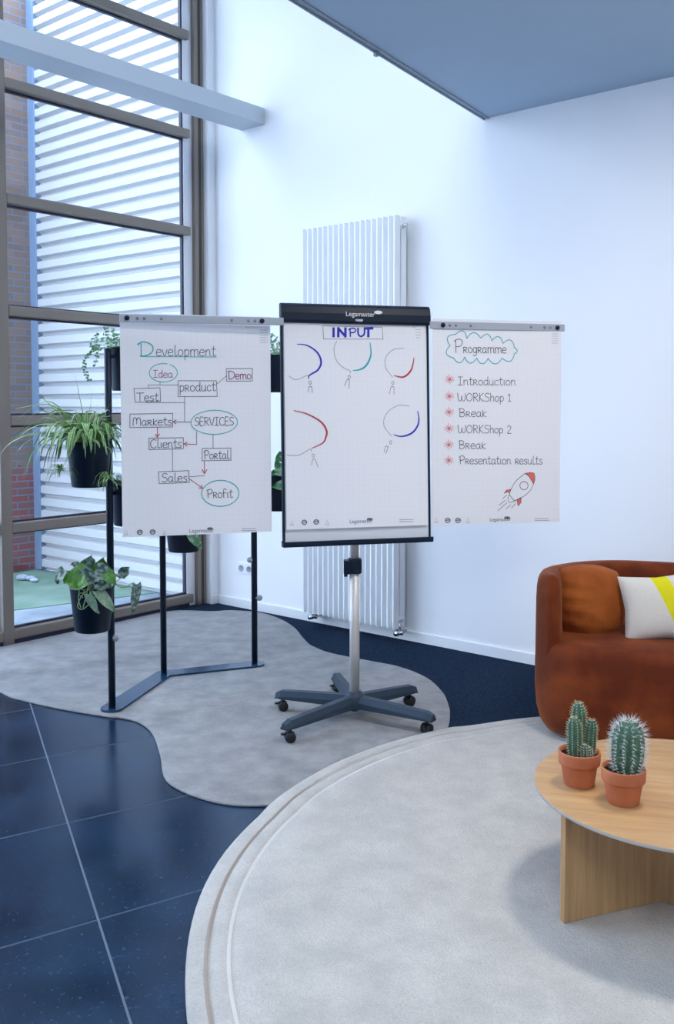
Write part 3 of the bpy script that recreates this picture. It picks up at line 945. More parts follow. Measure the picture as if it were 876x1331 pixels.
BUB = [
    ([(385, 447.3), (396, 448.2), (407, 454.5), (413.5, 463), (415.2, 472.5), (411, 481), (404, 485.5), (400, 488.5), (399.7, 492)], 'b', [(374.4, 488.5), (383.9, 493.5), (397.7, 488), (399.2, 491.5)], (401.5, 497.3), [(399, 509.8), (400.2, 503), (403.5, 503), (404.2, 510.6)]),
    ([(456.7, 481.2), (464, 480.5), (471.5, 477), (477, 469.5), (480, 459), (478.6, 444.8)], 't', [(435.4, 442.8), (432, 451), (432.5, 461), (436.6, 470.5), (444, 477.5), (453, 482), (452.5, 485)], (451.7, 489.7), [(445.4, 501.8), (449.2, 493), (451.7, 494.3), (451.2, 504.8)]),
    ([(510.7, 488), (523.3, 489.7), (533.3, 480.5), (537, 464.6)], 'r', [(523.3, 452.3), (511, 453.5), (502, 460), (498.3, 469), (500, 479), (505, 485.5), (508.6, 490)], (509, 497.5), [(504.5, 511.8), (507, 502.3), (510.2, 503), (510.7, 512.3)]),
    ([(381.4, 533.9), (397.7, 538.2), (415.3, 548.3), (422.8, 560), (421.8, 568.9), (417.8, 576.4), (404, 583.2)], 'r', [(372.6, 592), (387.7, 592.2), (401.5, 584.4), (403.5, 587)], (406, 592.7), [(404, 605.8), (405.3, 597.8), (408.3, 597.8), (412, 607.8)]),
    ([(542.1, 534.4), (544, 543.5), (542.5, 553), (536.5, 561.5), (528, 566), (519, 567.3), (510.7, 565.1)], 'b', [(530.8, 527.7), (518, 526.6), (505, 533), (498.2, 543), (497.5, 553), (502, 560.5), (508, 567)], (506.5, 575.2), [(498.2, 587.7), (500, 580.2), (503.2, 581.4), (500.2, 589.5)]),
]
for arc, c, thin, hd, body in BUB:
    pad.line(arc, c, (.0030, .0074), True)
    pad.line(thin, 'k', .0015, True)
    pad.ell(hd[0], hd[1], 1.5, 2.2, 'k', .0016)
    pad.line(body[:3], 'k', .0016, True)
    pad.line(body[1:], c if c == 'r' else 'k', .0018, True)
pad.build_ink(p_o)
pad.footer(p_o, [(379.6, 680.6), (395.2, 679.9), (410.3, 679.4), (424.6, 679.9)], (468, 680.4), (479.3, 675.6), [(676, 519, 537), (678.6, 519, 537)],
           [(424.5, 534, 540), (428, 538, 546), (431.5, 539, 546), (435, 539, 546), (438.5, 540, 545)], .024)


def arm(name, x0, x1, z, holes):
    """grey side arm carrying a hanging sheet: flat bar with punched holes, one black button at each end"""
    b = MB(); b.box(x0, x1, -.026, -.018, z - .017, z + .017)
    a = b.build('side_arm', M_bar, chart, ARM_M, bevel=.003)
    for x in holes[1:-1]:
        b = MB(); b.lathe([(.0065, .0), (.0065, .001)], 14, M=Matrix.Translation((x, -.0265, z)) @ Matrix.Rotation(PI / 2, 4, 'X'))
        b.build('punched_hole', M_dot, a)
    for x in (holes[0], holes[-1]):
        b = MB(); b.lathe([(.010, 0), (.011, .006), (.007, .010)], 16, M=Matrix.Translation((x, -.026, z)) @ Matrix.Rotation(PI / 2, 4, 'X'))
        b.build('clamp_button', M_black, a)


ARM_M = Matrix.Translation(-PC) @ Matrix.Translation((0.0903, 4.375, 1.4064)) @ Matrix.Rotation(YAW, 4, 'Z')
RZ = Matrix.Rotation(-YAW, 3, 'Z')


def arm_x(px, py, y_off):
    """position along the arm seen at image column px"""
    d = at(px, py, 1.0) - Vector((0, 0, CH))
    o = Vector((0.0903, 4.375, 1.4064)); n_ = Vector((-math.sin(YAW), math.cos(YAW), 0)); o = o + n_ * y_off
    t = (o - Vector((0, 0, CH))).dot(n_) / d.dot(n_)
    return (Vector((0, 0, CH)) + d * t - o).dot(Vector((math.cos(YAW), math.sin(YAW), 0)))


AZ = 0.459
hl = [arm_x(p, 410, 0) for p in (164.5, 178, 187, 209, 300, 321.5, 330, 339)]
hr = [arm_x(p, 416, 0) for p in (573, 582, 590, 609, 687, 704.5, 712, 721)]
arm('left', arm_x(155, 410, 0), -.345, AZ, hl)
arm('right', .345, arm_x(731, 417, 0), AZ, hr)

# left sheet
QL = [(155, 406), (352, 413), (160, 698), (353, 692)]
LM = Matrix.Translation((-0.6139, 4.205, 1.4065)) @ Matrix.Rotation(YAW + .03, 4, 'Z') @ Matrix.Rotation(-0.016, 4, 'X')
sl = Sheet(QL, .660, .966, .004)
l_o = sl.build_paper('paper_sheet', LM, 'left hanging sheet titled Development with a hand drawn box diagram')
for off_ in (0, .7):
    sl.line([(178, 446.5 + off_), (183, 443.8), (190, 444.5), (196.5, 449), (196.5, 456), (190, 461), (181.5, 462)], 't', .0042, True)
sl.line([(182, 446), (182.5, 461)], 't', .0036)
sl.line([(181, 462.4), (279.5, 464)], 't', .0026)
sl.word('evelopment', 201, 279.5, 462, 13.5, 'k', .0024, .012)
sl.word('Idea', 197, 223, 490, 9.5, 'm', .0023)
sl.ell(210.6, 483.8, 18, 12, 't', .0028, -60, 285)
sl.line([(206.3, 494.5), (206.3, 499.5)], 'k', .0017); sl.line([(191.5, 503), (191.5, 499.5), (229.8, 499.7)], 'k', .0017)
sl.box((173.3, 503.9), (206.3, 503.2), (207, 520.7), (175, 521.9)); sl.word('Test', 176.4, 205, 520.2, 10.5)
sl.line([(188.4, 522.4), (238, 522.8)], 'k', .0017); sl.line([(238, 515), (238, 547.8)], 'k', .0017)
sl.box((229.6, 494.3), (279.5, 494.8), (280.7, 515.2), (229.6, 514.7)); sl.word('product', 231, 279, 508, 12)
sl.line([(280.2, 499), (293, 488.3)], 'k', .0017)
sl.box((292.7, 479.2), (327.4, 479.2), (327.4, 495.5), (293.1, 495.5)); sl.word('Demo', 295.5, 326.5, 493, 10.5, 'm', .0030)
sl.box((168.5, 537), (222.6, 536.7), (222.6, 554.2), (168.5, 554.6)); sl.word('Markets', 171.5, 222, 552, 10.5)
sl.ell(276.8, 548.7, 30.7, 15.7, 't', .0030, -100, 265); sl.word('SERVICES', 250.7, 303, 552.7, 10.5)
sl.arrow([(246, 548.2), (222.8, 547.6)], 'm'); sl.arrow([(203.2, 554.6), (203.2, 567.4)], 'r')
sl.box((192.4, 568.8), (236.3, 568.3), (236.3, 582.7), (192.7, 583.6)); sl.word('Clients', 193.9, 234.5, 581.4, 11)
sl.line([(253.6, 560.4), (253.6, 577.4)], 'k', .0018); sl.arrow([(253.6, 577.4), (237, 576.4)], 'r')
sl.line([(275.1, 564.5), (275.1, 582)], 'k', .0017)
sl.box((260.8, 582.7), (298.6, 582.4), (298.6, 598.3), (260.8, 598.7)); sl.word('Portal', 263, 297, 596.6, 11)
sl.line([(222.6, 583), (222.6, 612)], 'k', .0017)
sl.arrow([(263.9, 599.5), (263.9, 615.5)], 'r', .0028, 5); sl.line([(263.9, 618), (243.5, 619.6)], 'k', .0017)
sl.box((204.7, 612.6), (243.5, 611.4), (244, 626.8), (205.6, 628.2)); sl.word('Sales', 208.5, 242, 625.8, 11)
sl.arrow([(243.5, 621.5), (261.5, 634.7)], 'r', .0026)
sl.ell(284.7, 641.4, 24.5, 17, 't', .0034, -65, 290); sl.word('Profit', 267, 301.5, 647.2, 11)
sl.build_ink(l_o)
sl.footer(l_o, [(164.4, 691.8), (181.4, 691.5), (197.5, 691.3), (212.3, 692)], (260, 692.2), (271, 687.5), [(688, 313, 332), (690.6, 313, 332)],
          [(420, 331, 349), (425.5, 318, 349)] + [(430 + 3.2 * i, 338, 348) for i in range(6)], .024)

# right sheet
QR = [(560, 414), (731, 417), (562, 684), (727, 678)]
RM = Matrix.Translation((0.7625, 4.533, 1.4123)) @ Matrix.Rotation(YAW - .012, 4, 'Z') @ Matrix.Rotation(-0.006, 4, 'X')
sr = Sheet(QR, .656, .967, .004)
r_o = sr.build_paper('paper_sheet', RM, 'right hanging sheet titled Programme with a bullet list and a drawn rocket')
Z1 = lambda x, y: (550 + x / 4.61, 400 + y / 4.61)
Z2 = lambda x, y: (550 + x / 4.61, 540 + y / 4.61)
cus = [(150, 225), (182, 158), (250, 182), (335, 180), (402, 195), (470, 210), (540, 235), (540, 272), (465, 298), (380, 300), (310, 298), (238, 293), (172, 298), (150, 225)]
cc = Vector((345, 240))
for i in range(len(cus) - 1):
    a, e = Vector(cus[i]), Vector(cus[i + 1]); mid = (a + e) / 2
    nn = Vector((-(e - a).y, (e - a).x)).normalized()
    if nn.dot(mid - cc) < 0: nn = -nn
    h = min(34, (e - a).length * .48)
    sr.line([Z1(*(a + (e - a) * t + nn * h * (1 - (2 * t - 1) ** 2))) for t in [k / 10 for k in range(11)]], 't', .0034)
sr.word('Programme', 588, 657, 458, 11.5, 'k', .0026, .005, first=1.5)
LST = [('Introduction', 592.3, 669.5, 499.8, 492.6), ('WORKShop 1', 592.7, 663, 520.8, 514.3), ('Break', 594.5, 631, 541, 535.1), ('WORKShop 2', 593.4, 663.5, 562.3, 556.2), ('Break', 594.5, 630, 582.7, 577.5), ('Presentation results', 595.5, 705, 602.7, 598)]
for t_, x0, x1, base, ay in LST:
    sr.word(t_.replace('BR', 'Br'), x0, x1, base, 10.5, 'k', .0022)
    for i in range(5):
        an = PI * i / 5 + .2
        L_ = (5.8, 5.2, 6.2, 5, 6)[i]
        sr.line([(582.2 - L_ * math.cos(an), ay - L_ * math.sin(an)), (582.2 + L_ * math.cos(an), ay + L_ * math.sin(an))], 'p', .0022)
sr.fill([Z2(*p) for p in ((605, 345), (635, 340), (660, 345), (665, 378), (657, 408), (640, 378), (625, 360))], 'o')
sr.fill([Z2(*p) for p in ((478, 465), (490, 446), (520, 440), (512, 460), (495, 458))], 'o')
sr.fill([Z2(*p) for p in ((555, 503), (580, 490), (580, 520), (562, 542))], 'o')
sr.line([Z2(*p) for p in ((605, 345), (550, 390), (520, 440), (508, 472))], 'k', .0020, True)
sr.line([Z2(*p) for p in ((657, 408), (630, 455), (585, 490), (545, 507), (530, 500), (508, 472))], 'k', .0020, True)
sr.line([Z2(*p) for p in ((605, 345), (635, 340), (660, 345), (665, 378), (657, 408))], 'k', .0020, True)
sr.line([Z2(*p) for p in ((605, 345), (628, 362), (657, 408))], 'k', .0018, True)
sr.line([Z2(*p) for p in ((478, 465), (490, 446), (520, 440), (512, 460), (495, 458), (478, 465))], 'k', .0018)
sr.line([Z2(*p) for p in ((555, 503), (580, 490), (580, 520), (562, 542), (555, 503))], 'k', .0018)
sr.ell(550 + 598 / 4.61, 540 + 418 / 4.61, 5.4, 5.4, 'm', .0026)
sr.line([Z2(*p) for p in ((508, 475), (500, 500), (512, 520), (540, 512), (545, 507))], 'k', .0018, True)
for a, e in (((470, 497), (492, 475)), ((447, 537), (483, 508)), ((440, 570), (493, 522)), ((490, 558), (517, 535)), ((522, 553), (545, 528))):
    sr.line([Z2(*a), Z2(*e)], 'm', .0022)
sr.build_ink(r_o)
sr.footer(r_o, [(567, 676.5), (581.5, 676.7), (594.5, 676.7), (607, 676.5)], (648.5, 677.2), (657.4, 673), [(674, 694, 712), (676.4, 694, 712)],
          [(424.5, 712, 728), (429, 700, 728)] + [(433 + 3 * i, 718, 726) for i in range(5)], .024)

# ------------------------------------------------------------------ plant stand
P1 = Vector((-1.097, 4.584, 0)); P2 = Vector((-0.952, 5.175, 0)); P3 = Vector((-0.470, 5.375, 0))
stand = thing('plant_stand', 'black plant stand of three poles on an angled flat base plate', 'plant stand', P2)


def plate_outline(pts, w):
    """flat bar bent at its middle with rounded ends"""
    L_, R_ = [], []
    for i, p in enumerate(pts):
        if i == 0: t = (pts[1] - pts[0]).normalized()
        elif i == len(pts) - 1: t = (pts[-1] - pts[-2]).normalized()
        else: t = ((pts[i] - pts[i - 1]).normalized() + (pts[i + 1] - pts[i]).normalized()).normalized()
        nn = Vector((-t.y, t.x, 0)); k = w / max(.6, nn.dot(Vector((-(pts[min(i + 1, len(pts) - 1)] - pts[max(i - 1, 0)]).normalized().y, (pts[min(i + 1, len(pts) - 1)] - pts[max(i - 1, 0)]).normalized().x, 0))))
        L_.append(p + nn * k); R_.append(p - nn * k)
    def cap(p, t):
        nn = Vector((-t.y, t.x, 0))
        return [p + (nn * math.cos(a) + t * math.sin(a)) * w for a in [PI * i / 10 for i in range(1, 10)]]
    tE = (pts[-1] - pts[-2]).normalized(); tS = (pts[0] - pts[1]).normalized()
    return L_ + cap(pts[-1], tE) + R_[::-1] + [p for p in cap(pts[0], tS)]


ol = plate_outline([P1 - P2, Vector((0, 0, 0)), P3 - P2], .055)
if area2([(p.x, p.y) for p in ol]) < 0: ol.reverse()
b = MB(); b.prism([(p.x, p.y) for p in ol], TH1 + .001, TH1 + .011)
b.build('base_plate', M_plate, stand, bevel=.002)
for p, h in ((P1, 1.765), (P2, 1.765), (P3, 1.765)):
    b = MB(); b.lathe([(.017, TH1 + .010), (.017, h - .004), (.014, h)], 20, M=Matrix.Translation(p - P2))
    b.build('pole', M_navy, stand)
for p, dx, zz in ((P3, -.024, .617), (P3, .030, .400), (P1, .022, .365)):
    b = MB()
    b.lathe([(.015, -.004), (.017, 0), (.015, .004)], 18, M=Matrix.Translation(p - P2 + Vector((dx, -.008, zz))) @ Matrix.Rotation(PI / 2, 4, 'X'))
    b.tube([p - P2 + Vector((0, -.01, zz)), p - P2 + Vector((dx, -.008, zz))], .006, 8)
    b.build('holder_disc', M_bar, stand)


def make_pot(t, r=.105, h=.212):
    b = MB()
    b.lathe([(r * .74, 0), (r * .78, .004), (r * .97, h - .010), (r, h - .006), (r, h), (r * .95, h), (r * .93, h - .03)], 40, cap1=False)
    b.build('pot', M_pot, t)
    b = MB(); b.lathe([(r * .935, h - .028), (.01, h - .018)], 24); b.build('soil', M_soil, t)


def hook(t, d):
    """short bracket from the pot's rim to the pole"""
    b = MB(); d = Vector(d); n_ = d.normalized()
    b.tube([n_ * (.085) + Vector((0, 0, .165)), d + Vector((0, 0, .165))], .009, 8)
    b.build('pot_bracket', M_navy, t)


def ribbon_leaf(b, pts, w, side, m_mid=0, m_edge=1, fold=.25):
    """arching strap leaf: two pale margins and a green middle"""
    P = smooth_path(pts, 4); n_ = len(P); v = []
    for i, p in enumerate(P):
        t = (P[min(i + 1, n_ - 1)] - P[max(i - 1, 0)]).normalized()
        s = side - t * side.dot(t)
        if s.length < 1e-4: s = Vector((1, 0, 0))
        s.normalize(); up = s.cross(t)
        q = i / (n_ - 1); ww = w * (.6 + .7 * q) * (1 - q ** 2.2) + .0004 if q < 1 else .0003
        ww = min(ww, w)
        for k in (-1, -.55, .55, 1):
            v.append(p + s * (ww * k) + up * (abs(k) * ww * fold))
    f1, f2 = [], []
    for i in range(n_ - 1):
        for k in range(3):
            q = (4 * i + k, 4 * i + k + 1, 4 * i + k + 5, 4 * i + k + 4)
            (f2 if k == 1 else f1).append(q)
    bs = len(b.v)
    b.add(v, f2, m_mid, True)
    for f in f1:
        b.f.append([x + bs for x in f]); b.m.append(m_edge); b.sm.append(True)


def heart_leaf(b, base, direction, normal, L_, W_, mat_i=0, droop=.25, cup=.18):
    """heart shaped leaf from its stalk end, curling down towards the tip"""
    d = Vector(direction).normalized(); n_ = Vector(normal); n_ = (n_ - d * n_.dot(d)).normalized(); s = d.cross(n_)
    base = Vector(base); rows = 10; v = []; f = []
    for i in range(rows + 1):
        t = i / rows
        wd = W_ * (math.sin(PI * (t * .86 + .14) ** .72)) ** .8 if t < 1 else .0004
        y = t * L_
        for k in range(-3, 4):
            x = k / 3
            back = -.12 * L_ * (abs(x) ** 1.5) * max(0, 1 - t * 2.2)
            z = -droop * L_ * t * t + cup * W_ * abs(x) - .05 * W_ * math.sin(t * 9 + x * 3)
            v.append(base + d * (y + back) + s * (x * wd * .5) + n_ * z)
    for i in range(rows):
        for k in range(6):
            a = i * 7 + k; f.append((a, a + 1, a + 8, a + 7))
    b.add(v, f, mat_i, True)


def small_leaf(b, p, d, n_, s, m=0):
    d = Vector(d).normalized(); n_ = Vector(n_); n_ = (n_ - d * n_.dot(d))
    n_ = n_.normalized() if n_.length > 1e-4 else Vector((0, 0, 1)); q = d.cross(n_); p = Vector(p)
    pts = [p, p + d * s * .35 + q * s * .45 + n_ * s * .1, p + d * s * .7 + q * s * .3, p + d * s + n_ * -s * .15, p + d * s * .7 - q * s * .3, p + d * s * .35 - q * s * .45 + n_ * s * .1, p + d * s * .45]
    b.add(pts, [(0, 1, 6), (1, 2, 6), (2, 3, 6), (3, 4, 6), (4, 5, 6), (5, 0, 6)], m, True)


# spider plant
sp_base = Vector((-1.160, 4.458, 1.113))
sp = thing('spider_plant', 'bushy spider plant with arching striped leaves in the upper left black pot', 'potted plant', sp_base)
make_pot(sp)
hook(sp, P1 - sp_base - Vector((0, 0, P1.z - sp_base.z)))
b = MB(); rnd = random.Random(11)
for i in range(165):
    a = rnd.uniform(0, 2 * PI)
    bias = max(0, -math.cos(a)) ** .8
    front = max(0, -math.sin(a))
    L_ = rnd.uniform(.10, .20) + bias * rnd.uniform(.0, .17) - max(0, math.cos(a)) * .04
    h = rnd.uniform(.035, .125)
    dr = rnd.uniform(.04, .15) + bias * rnd.uniform(0, .10)
    if rnd.random() < .22: h *= 1.5; L_ *= .65; dr *= .4
    if front > .5: dr = min(dr, h + rnd.uniform(.0, .07)); L_ *= .85
    o = Vector((math.cos(a), math.sin(a), 0)); s = Vector((-math.sin(a), math.cos(a), rnd.uniform(-.4, .4)))
    r0 = rnd.uniform(.0, .06); z0 = .195
    sway = s * rnd.uniform(-.07, .07); sway.z = 0
    pts = [o * r0 + Vector((0, 0, z0)), o * (r0 + L_ * .3) + Vector((0, 0, z0 + h * .8)), o * (r0 + L_ * .65) + sway * .5 + Vector((0, 0, z0 + h * .9)), o * (r0 + L_ * .92) + sway + Vector((0, 0, z0 + h - dr * .45)), o * (r0 + L_ * 1.05) + sway * 1.2 + Vector((0, 0, z0 + h - dr))]
    ribbon_leaf(b, pts, rnd.uniform(.006, .0100), s)
for tip, mid in (((98, 488), (108, 540)), ((37, 500), (80, 540)), ((18, 548), (60, 522)), ((20, 575), (48, 535)), ((36, 595), (52, 545)), ((148, 519), (128, 545)), ((120, 508), (115, 545)), ((18, 532), (62, 526)), ((134, 514), (121, 540))):
    m_ = at(*mid, 4.43) - sp_base; e = at(*tip, 4.41) - sp_base
    ribbon_leaf(b, [Vector((0, 0, .195)), Vector((m_.x * .5, m_.y * .5, (m_.z + .195) / 2 + .03)), m_, e], .0075, Vector((.1, .9, .4)))
b.build('foliage', [M_sgreen, M_scream], sp)
for cpx, cpy, st in ((79, 612, (100, 575)), (143, 622, (144, 585))):
    b = MB(); c = at(cpx, cpy, 4.36) - sp_base; s0 = at(*st, 4.37) - sp_base
    b.tube(smooth_path([Vector((0, 0, .2)), s0, c]), .0016, 6, 1)
    for i in range(26):
        a = rnd.uniform(0, 2 * PI); L_ = rnd.uniform(.04, .085); o = Vector((math.cos(a), math.sin(a) * .8, 0)); s = Vector((-o.y, o.x, 0))
        h = rnd.uniform(-.01, .035); dr = rnd.uniform(.01, .08)
        ribbon_leaf(b, [c, c + o * L_ * .4 + Vector((0, 0, h)), c + o * L_ * .8 + Vector((0, 0, h - dr * .3)), c + o * L_ + Vector((0, 0, h - dr))], .0042, s)
    b.build('plantlet', [M_sgreen, M_scream], sp)

# silver heart leaf plant in the lower pot
hp_base = Vector((-1.155, 4.458, .432))
hp = thing('heart_leaf_plant', 'trailing heart leaved plant in the lowest black pot on the front pole', 'potted plant', hp_base)
make_pot(hp)
hook(hp, P1 - hp_base - Vector((0, 0, P1.z - hp_base.z)))
lv = MB(); vn = MB()
Lp = lambda px, py, Y: at(px, py, Y) - hp_base
ctr = Vector((0, 0, .20))
# (stalk end, tip, depth, width m, material 0 bright 1 silver, normal)
LEAVES = [((112, 752), (82, 756), 4.33, .135, 0, (-.2, -.75, .6)), ((85, 742), (73, 758), 4.36, .075, 1, (-.5, -.6, .5)), ((101, 738), (92, 733), 4.42, .05, 1, (0, -.6, .8)), ((112, 740), (119, 722), 4.44, .075, 1, (.3, -.9, .2)),
          ((110, 738), (122, 762), 4.34, .070, 1, (-.3, -.9, .2)), ((131, 751), (134, 725), 4.38, .105, 0, (.1, -.9, .35)), ((124, 741), (148, 752), 4.35, .080, 1, (.2, -.8, .5)), ((128, 757), (145, 764), 4.33, .075, 1, (0, -.75, .6)),
          ((126, 768), (151, 796), 4.31, .055, 2, (.5, -.8, .3)), ((116, 772), (127, 798), 4.31, .050, 2, (-.4, -.9, .1)), ((160, 745), (168, 737), 4.40, .050, 1, (.2, -.9, .3)), ((153, 745), (163, 752), 4.38, .035, 1, (0, -.8, .5)), ((176, 760), (174, 798), 4.36, .055, 1, (.7, -.6, .2)),
          ((138, 745), (150, 760), 4.32, .06, 0, (.3, -.8, .4)), ((106, 748), (97, 764), 4.30, .055, 0, (-.2, -.9, .2)), ((120, 735), (108, 728), 4.50, .06, 1, (0, -.6, .8))]
for sb, tp, Y, W_, mi, nrm in LEAVES:
    p0 = Lp(*sb, Y); p1 = Lp(*tp, Y - .02)
    heart_leaf(lv, p0, p1 - p0, nrm, (p1 - p0).length, W_, mi, droop=.16)
for pts in ([(117, 765), (106, 775), (101, 788), (107, 792), (116, 785), (127, 772)], [(115, 762), (112, 775), (108, 790)], [(104, 762), (102, 778), (105, 790)], [(150, 757), (156, 763), (166, 762), (175, 763)], [(152, 760), (160, 764), (172, 758), (177, 760)], [(92, 742), (100, 737), (112, 750)], [(148, 758), (156, 752), (163, 745)], [(106, 765), (110, 770), (102, 772), (108, 777)]):
    vn.tube(smooth_path([Lp(x, y, 4.325) for x, y in pts]), .0022, 6)
vn.tube(smooth_path([ctr, Lp(150, 757, 4.325)]), .002, 6)
for sb, tp, Y, W_, mi, nrm in LEAVES[:8]:
    vn.tube(smooth_path([Vector((0, 0, .19)), (Lp(*sb, Y) + ctr) / 2 + Vector((0, 0, .03)), Lp(*sb, Y)]), .002, 6)
lv.build('foliage', [M_poth_b, M_poth_g, mat('pale_heart_leaf', (.16, .27, .17), .45, noise=(50, (.24, .36, .25), .45, .6))], hp)
vn.build('vine', M_vine, hp)

# ivy pot on top of the front pole
iv_base = at(168, 508, 4.70)
iv = thing('ivy_plant', 'small leaved ivy trailing from the top black pot at the front pole', 'potted plant', iv_base)
make_pot(iv)
hook(iv, Vector((P1.x - iv_base.x, P1.y - iv_base.y, 0)))
rnd = random.Random(5)


def ivy_foliage(t, base, n, rx, h, trails, off=(0.0, 0.0)):
    b = MB(); v = MB()
    for i in range(n):
        a = rnd.uniform(0, 2 * PI); r = rx * math.sqrt(rnd.random()); p = Vector((r * math.cos(a) + off[0], r * math.sin(a) + off[1], .20 + h * rnd.random() ** 1.4 * (1.15 - r / rx * .5)))
        small_leaf(b, p, (rnd.uniform(-1, 1), rnd.uniform(-1, .3), rnd.uniform(-.5, .8)), (rnd.uniform(-.5, .5), -.7, .7), rnd.uniform(.014, .023))
    for i in range(12):
        a = rnd.uniform(0, 2 * PI); r = rx * .8
        v.tube(smooth_path([Vector((0, 0, .19)), Vector((r * .5 * math.cos(a), r * .5 * math.sin(a), .2 + h * .6)), Vector((r * math.cos(a), r * math.sin(a), .2 + h * rnd.uniform(.2, 1)))]), .0012, 5)
    for tr in trails:
        P = smooth_path([Vector((0, 0, .2))] + [at(x, y, 4.62) - base for x, y in tr], 5); v.tube(P, .0013, 5)
        for i in range(3, len(P), 2):
            for s in ((-1, 1) if i % 3 else (-1,)):
                small_leaf(b, P[i], (s * .8, -.4, -.2 + rnd.uniform(-.5, .3)), (0, -.9, .4), rnd.uniform(.012, .018))
    b.build('foliage', M_ivy, t); v.build('vine', M_vine, t)


ivy_foliage(iv, iv_base, 170, .150, .090, [[(130, 452), (118, 459), (111, 468), (110, 478), (113, 487), (117, 494)], [(134, 452), (127, 460), (124, 474)], [(146, 445), (140, 432), (137, 425)], [(150, 440), (148, 430)], [(128, 448), (122, 455), (113, 462)]], (-.045, -.02))

# third pot on the front pole, mostly behind the left sheet
tp_base = at(170, 682, 4.70)
tp = thing('trailing_plant', 'small plant in the black pot right of the front pole half behind the left sheet', 'potted plant', tp_base)
make_pot(tp); hook(tp, Vector((P1.x - tp_base.x, P1.y - tp_base.y, 0)))
b = MB()
for i in range(26):
    a = rnd.uniform(0, 2 * PI); r = rnd.uniform(.02, .09)
    p = Vector((r * math.cos(a), r * math.sin(a), .19 + rnd.uniform(0, .04)))
    heart_leaf(b, p, (math.cos(a), math.sin(a), rnd.uniform(-.2, .7)), (0, -.3, 1), rnd.uniform(.05, .08), rnd.uniform(.035, .05), 0)
b.build('foliage', M_poth_g, tp)

# pot at the middle pole
mp_base = at(239, 716, 5.10)
mp = thing('variegated_plant', 'plant with pale green leaves in the black pot just below the left sheet', 'potted plant', mp_base)
make_pot(mp); hook(mp, Vector((P2.x - mp_base.x, P2.y - mp_base.y, 0)))
b = MB()
e = at(262, 714, 4.98) - mp_base; s0 = at(247, 692, 4.99) - mp_base
heart_leaf(b, s0, e - s0, (.3, -.9, .3), (e - s0).length, .060, 0, droop=.05)
for i in range(18):
    a = rnd.uniform(0, 2 * PI); r = rnd.uniform(.02, .08)
    heart_leaf(b, (r * math.cos(a), r * math.sin(a), .20), (math.cos(a), math.sin(a), rnd.uniform(.1, 1)), (0, -.3, 1), rnd.uniform(.07, .11), .05, 0)
b.build('foliage', mat('pale_variegated_leaf', (.10, .24, .10), .45, noise=(40, (.40, .52, .38), .5, .6)), mp)

# two pots at the far pole
f1_base = at(360, 510, 5.32)
f1 = thing('leafy_plant', 'small leaved green plant in the upper black pot between left sheet and board', 'potted plant', f1_base)
make_pot(f1, .100, .206); hook(f1, Vector((P3.x - f1_base.x, P3.y - f1_base.y, 0)))
ivy_foliage(f1, f1_base, 150, .095, .125, [])
f2_base = at(361, 663, 5.32)
f2 = thing('broad_leaf_plant', 'broad leaved green plant in the lower black pot between left sheet and board', 'potted plant', f2_base)
make_pot(f2, .100, .200); hook(f2, Vector((P3.x - f2_base.x, P3.y - f2_base.y, 0)))
b = MB()
for sb, tp_, W_, nrm in (((364, 600), (364, 586), .05, (0, -1, .2)), ((365, 612), (358, 598), .05, (-.2, -1, .2)), ((372, 618), (352, 616), .05, (0, -.5, 1)), ((372, 630), (353, 633), .055, (0, -1, .3)), ((375, 610), (378, 590), .05, (0, -1, .3)), ((362, 614), (366, 603), .04, (0, -1, .3))):
    p0 = at(*sb, 5.19) - f2_base; p1 = at(*tp_, 5.18) - f2_base
    heart_leaf(b, p0, p1 - p0, nrm, (p1 - p0).length, W_, 0, droop=.08)
for i in range(14):
    a = rnd.uniform(0, 2 * PI)
    heart_leaf(b, (.04 * math.cos(a), .04 * math.sin(a), .19), (math.cos(a), math.sin(a), rnd.uniform(.2, 1)), (0, -.3, 1), rnd.uniform(.06, .09), .05, 0)
b.build('foliage', mat('broad_leaf_green', (.05, .22, .07), .4, noise=(40, (.32, .48, .32), .5, .62)), f2)

# ------------------------------------------------------------------ sofa
SA = math.radians(-14)
sofa_M = Matrix.Translation((0.850, 4.085, 0)) @ Matrix.Rotation(SA, 4, 'Z')
sofa = thing('sofa', 'rounded rust coloured velvet sofa against the back wall at the right', 'sofa', sofa_M)
SLN, SDP = 1.75, 0.86
RF, RB = .22, .46
FZ = .032


def bend(p):
    """the sofa curves gently: its right part turns towards the viewer, along the wall"""
    x0, Lb, A = .42, .75, math.radians(-27)
    if p[0] <= x0: return Vector(p)
    X, Y, n_ = x0, SDP / 2, 24
    step = (p[0] - x0) / n_
    for k in range(n_):
        t = min(1, (k + .5) * step / Lb); an = A * t
        X += math.cos(an) * step; Y += math.sin(an) * step
    an = A * min(1, (p[0] - x0) / Lb); off = p[1] - SDP / 2
    return Vector((X - math.sin(an) * off, Y + math.cos(an) * off, p[2]))


def rrect(x0, x1, y0, y1, rf, rb, n=12):
    """plan outline from the front left, counter clockwise: corners rf in front, rb at the back"""
    out = []
    for cx_, cy_, r, a0 in ((x0 + rf, y0 + rf, rf, PI), (x1 - rf, y0 + rf, rf, 1.5 * PI), (x1 - rb, y1 - rb, rb, 0), (x0 + rb, y1 - rb, rb, .5 * PI)):
        out.append([(cx_ + r * math.cos(a0 + PI / 2 * i / n), cy_ + r * math.sin(a0 + PI / 2 * i / n)) for i in range(n + 1)])
    res = []
    for k in range(4):
        res += out[k]
        a_, b_ = out[k][-1], out[(k + 1) % 4][0]
        for q in range(1, 16):
            res.append((a_[0] + (b_[0] - a_[0]) * q / 16, a_[1] + (b_[1] - a_[1]) * q / 16))
    return res


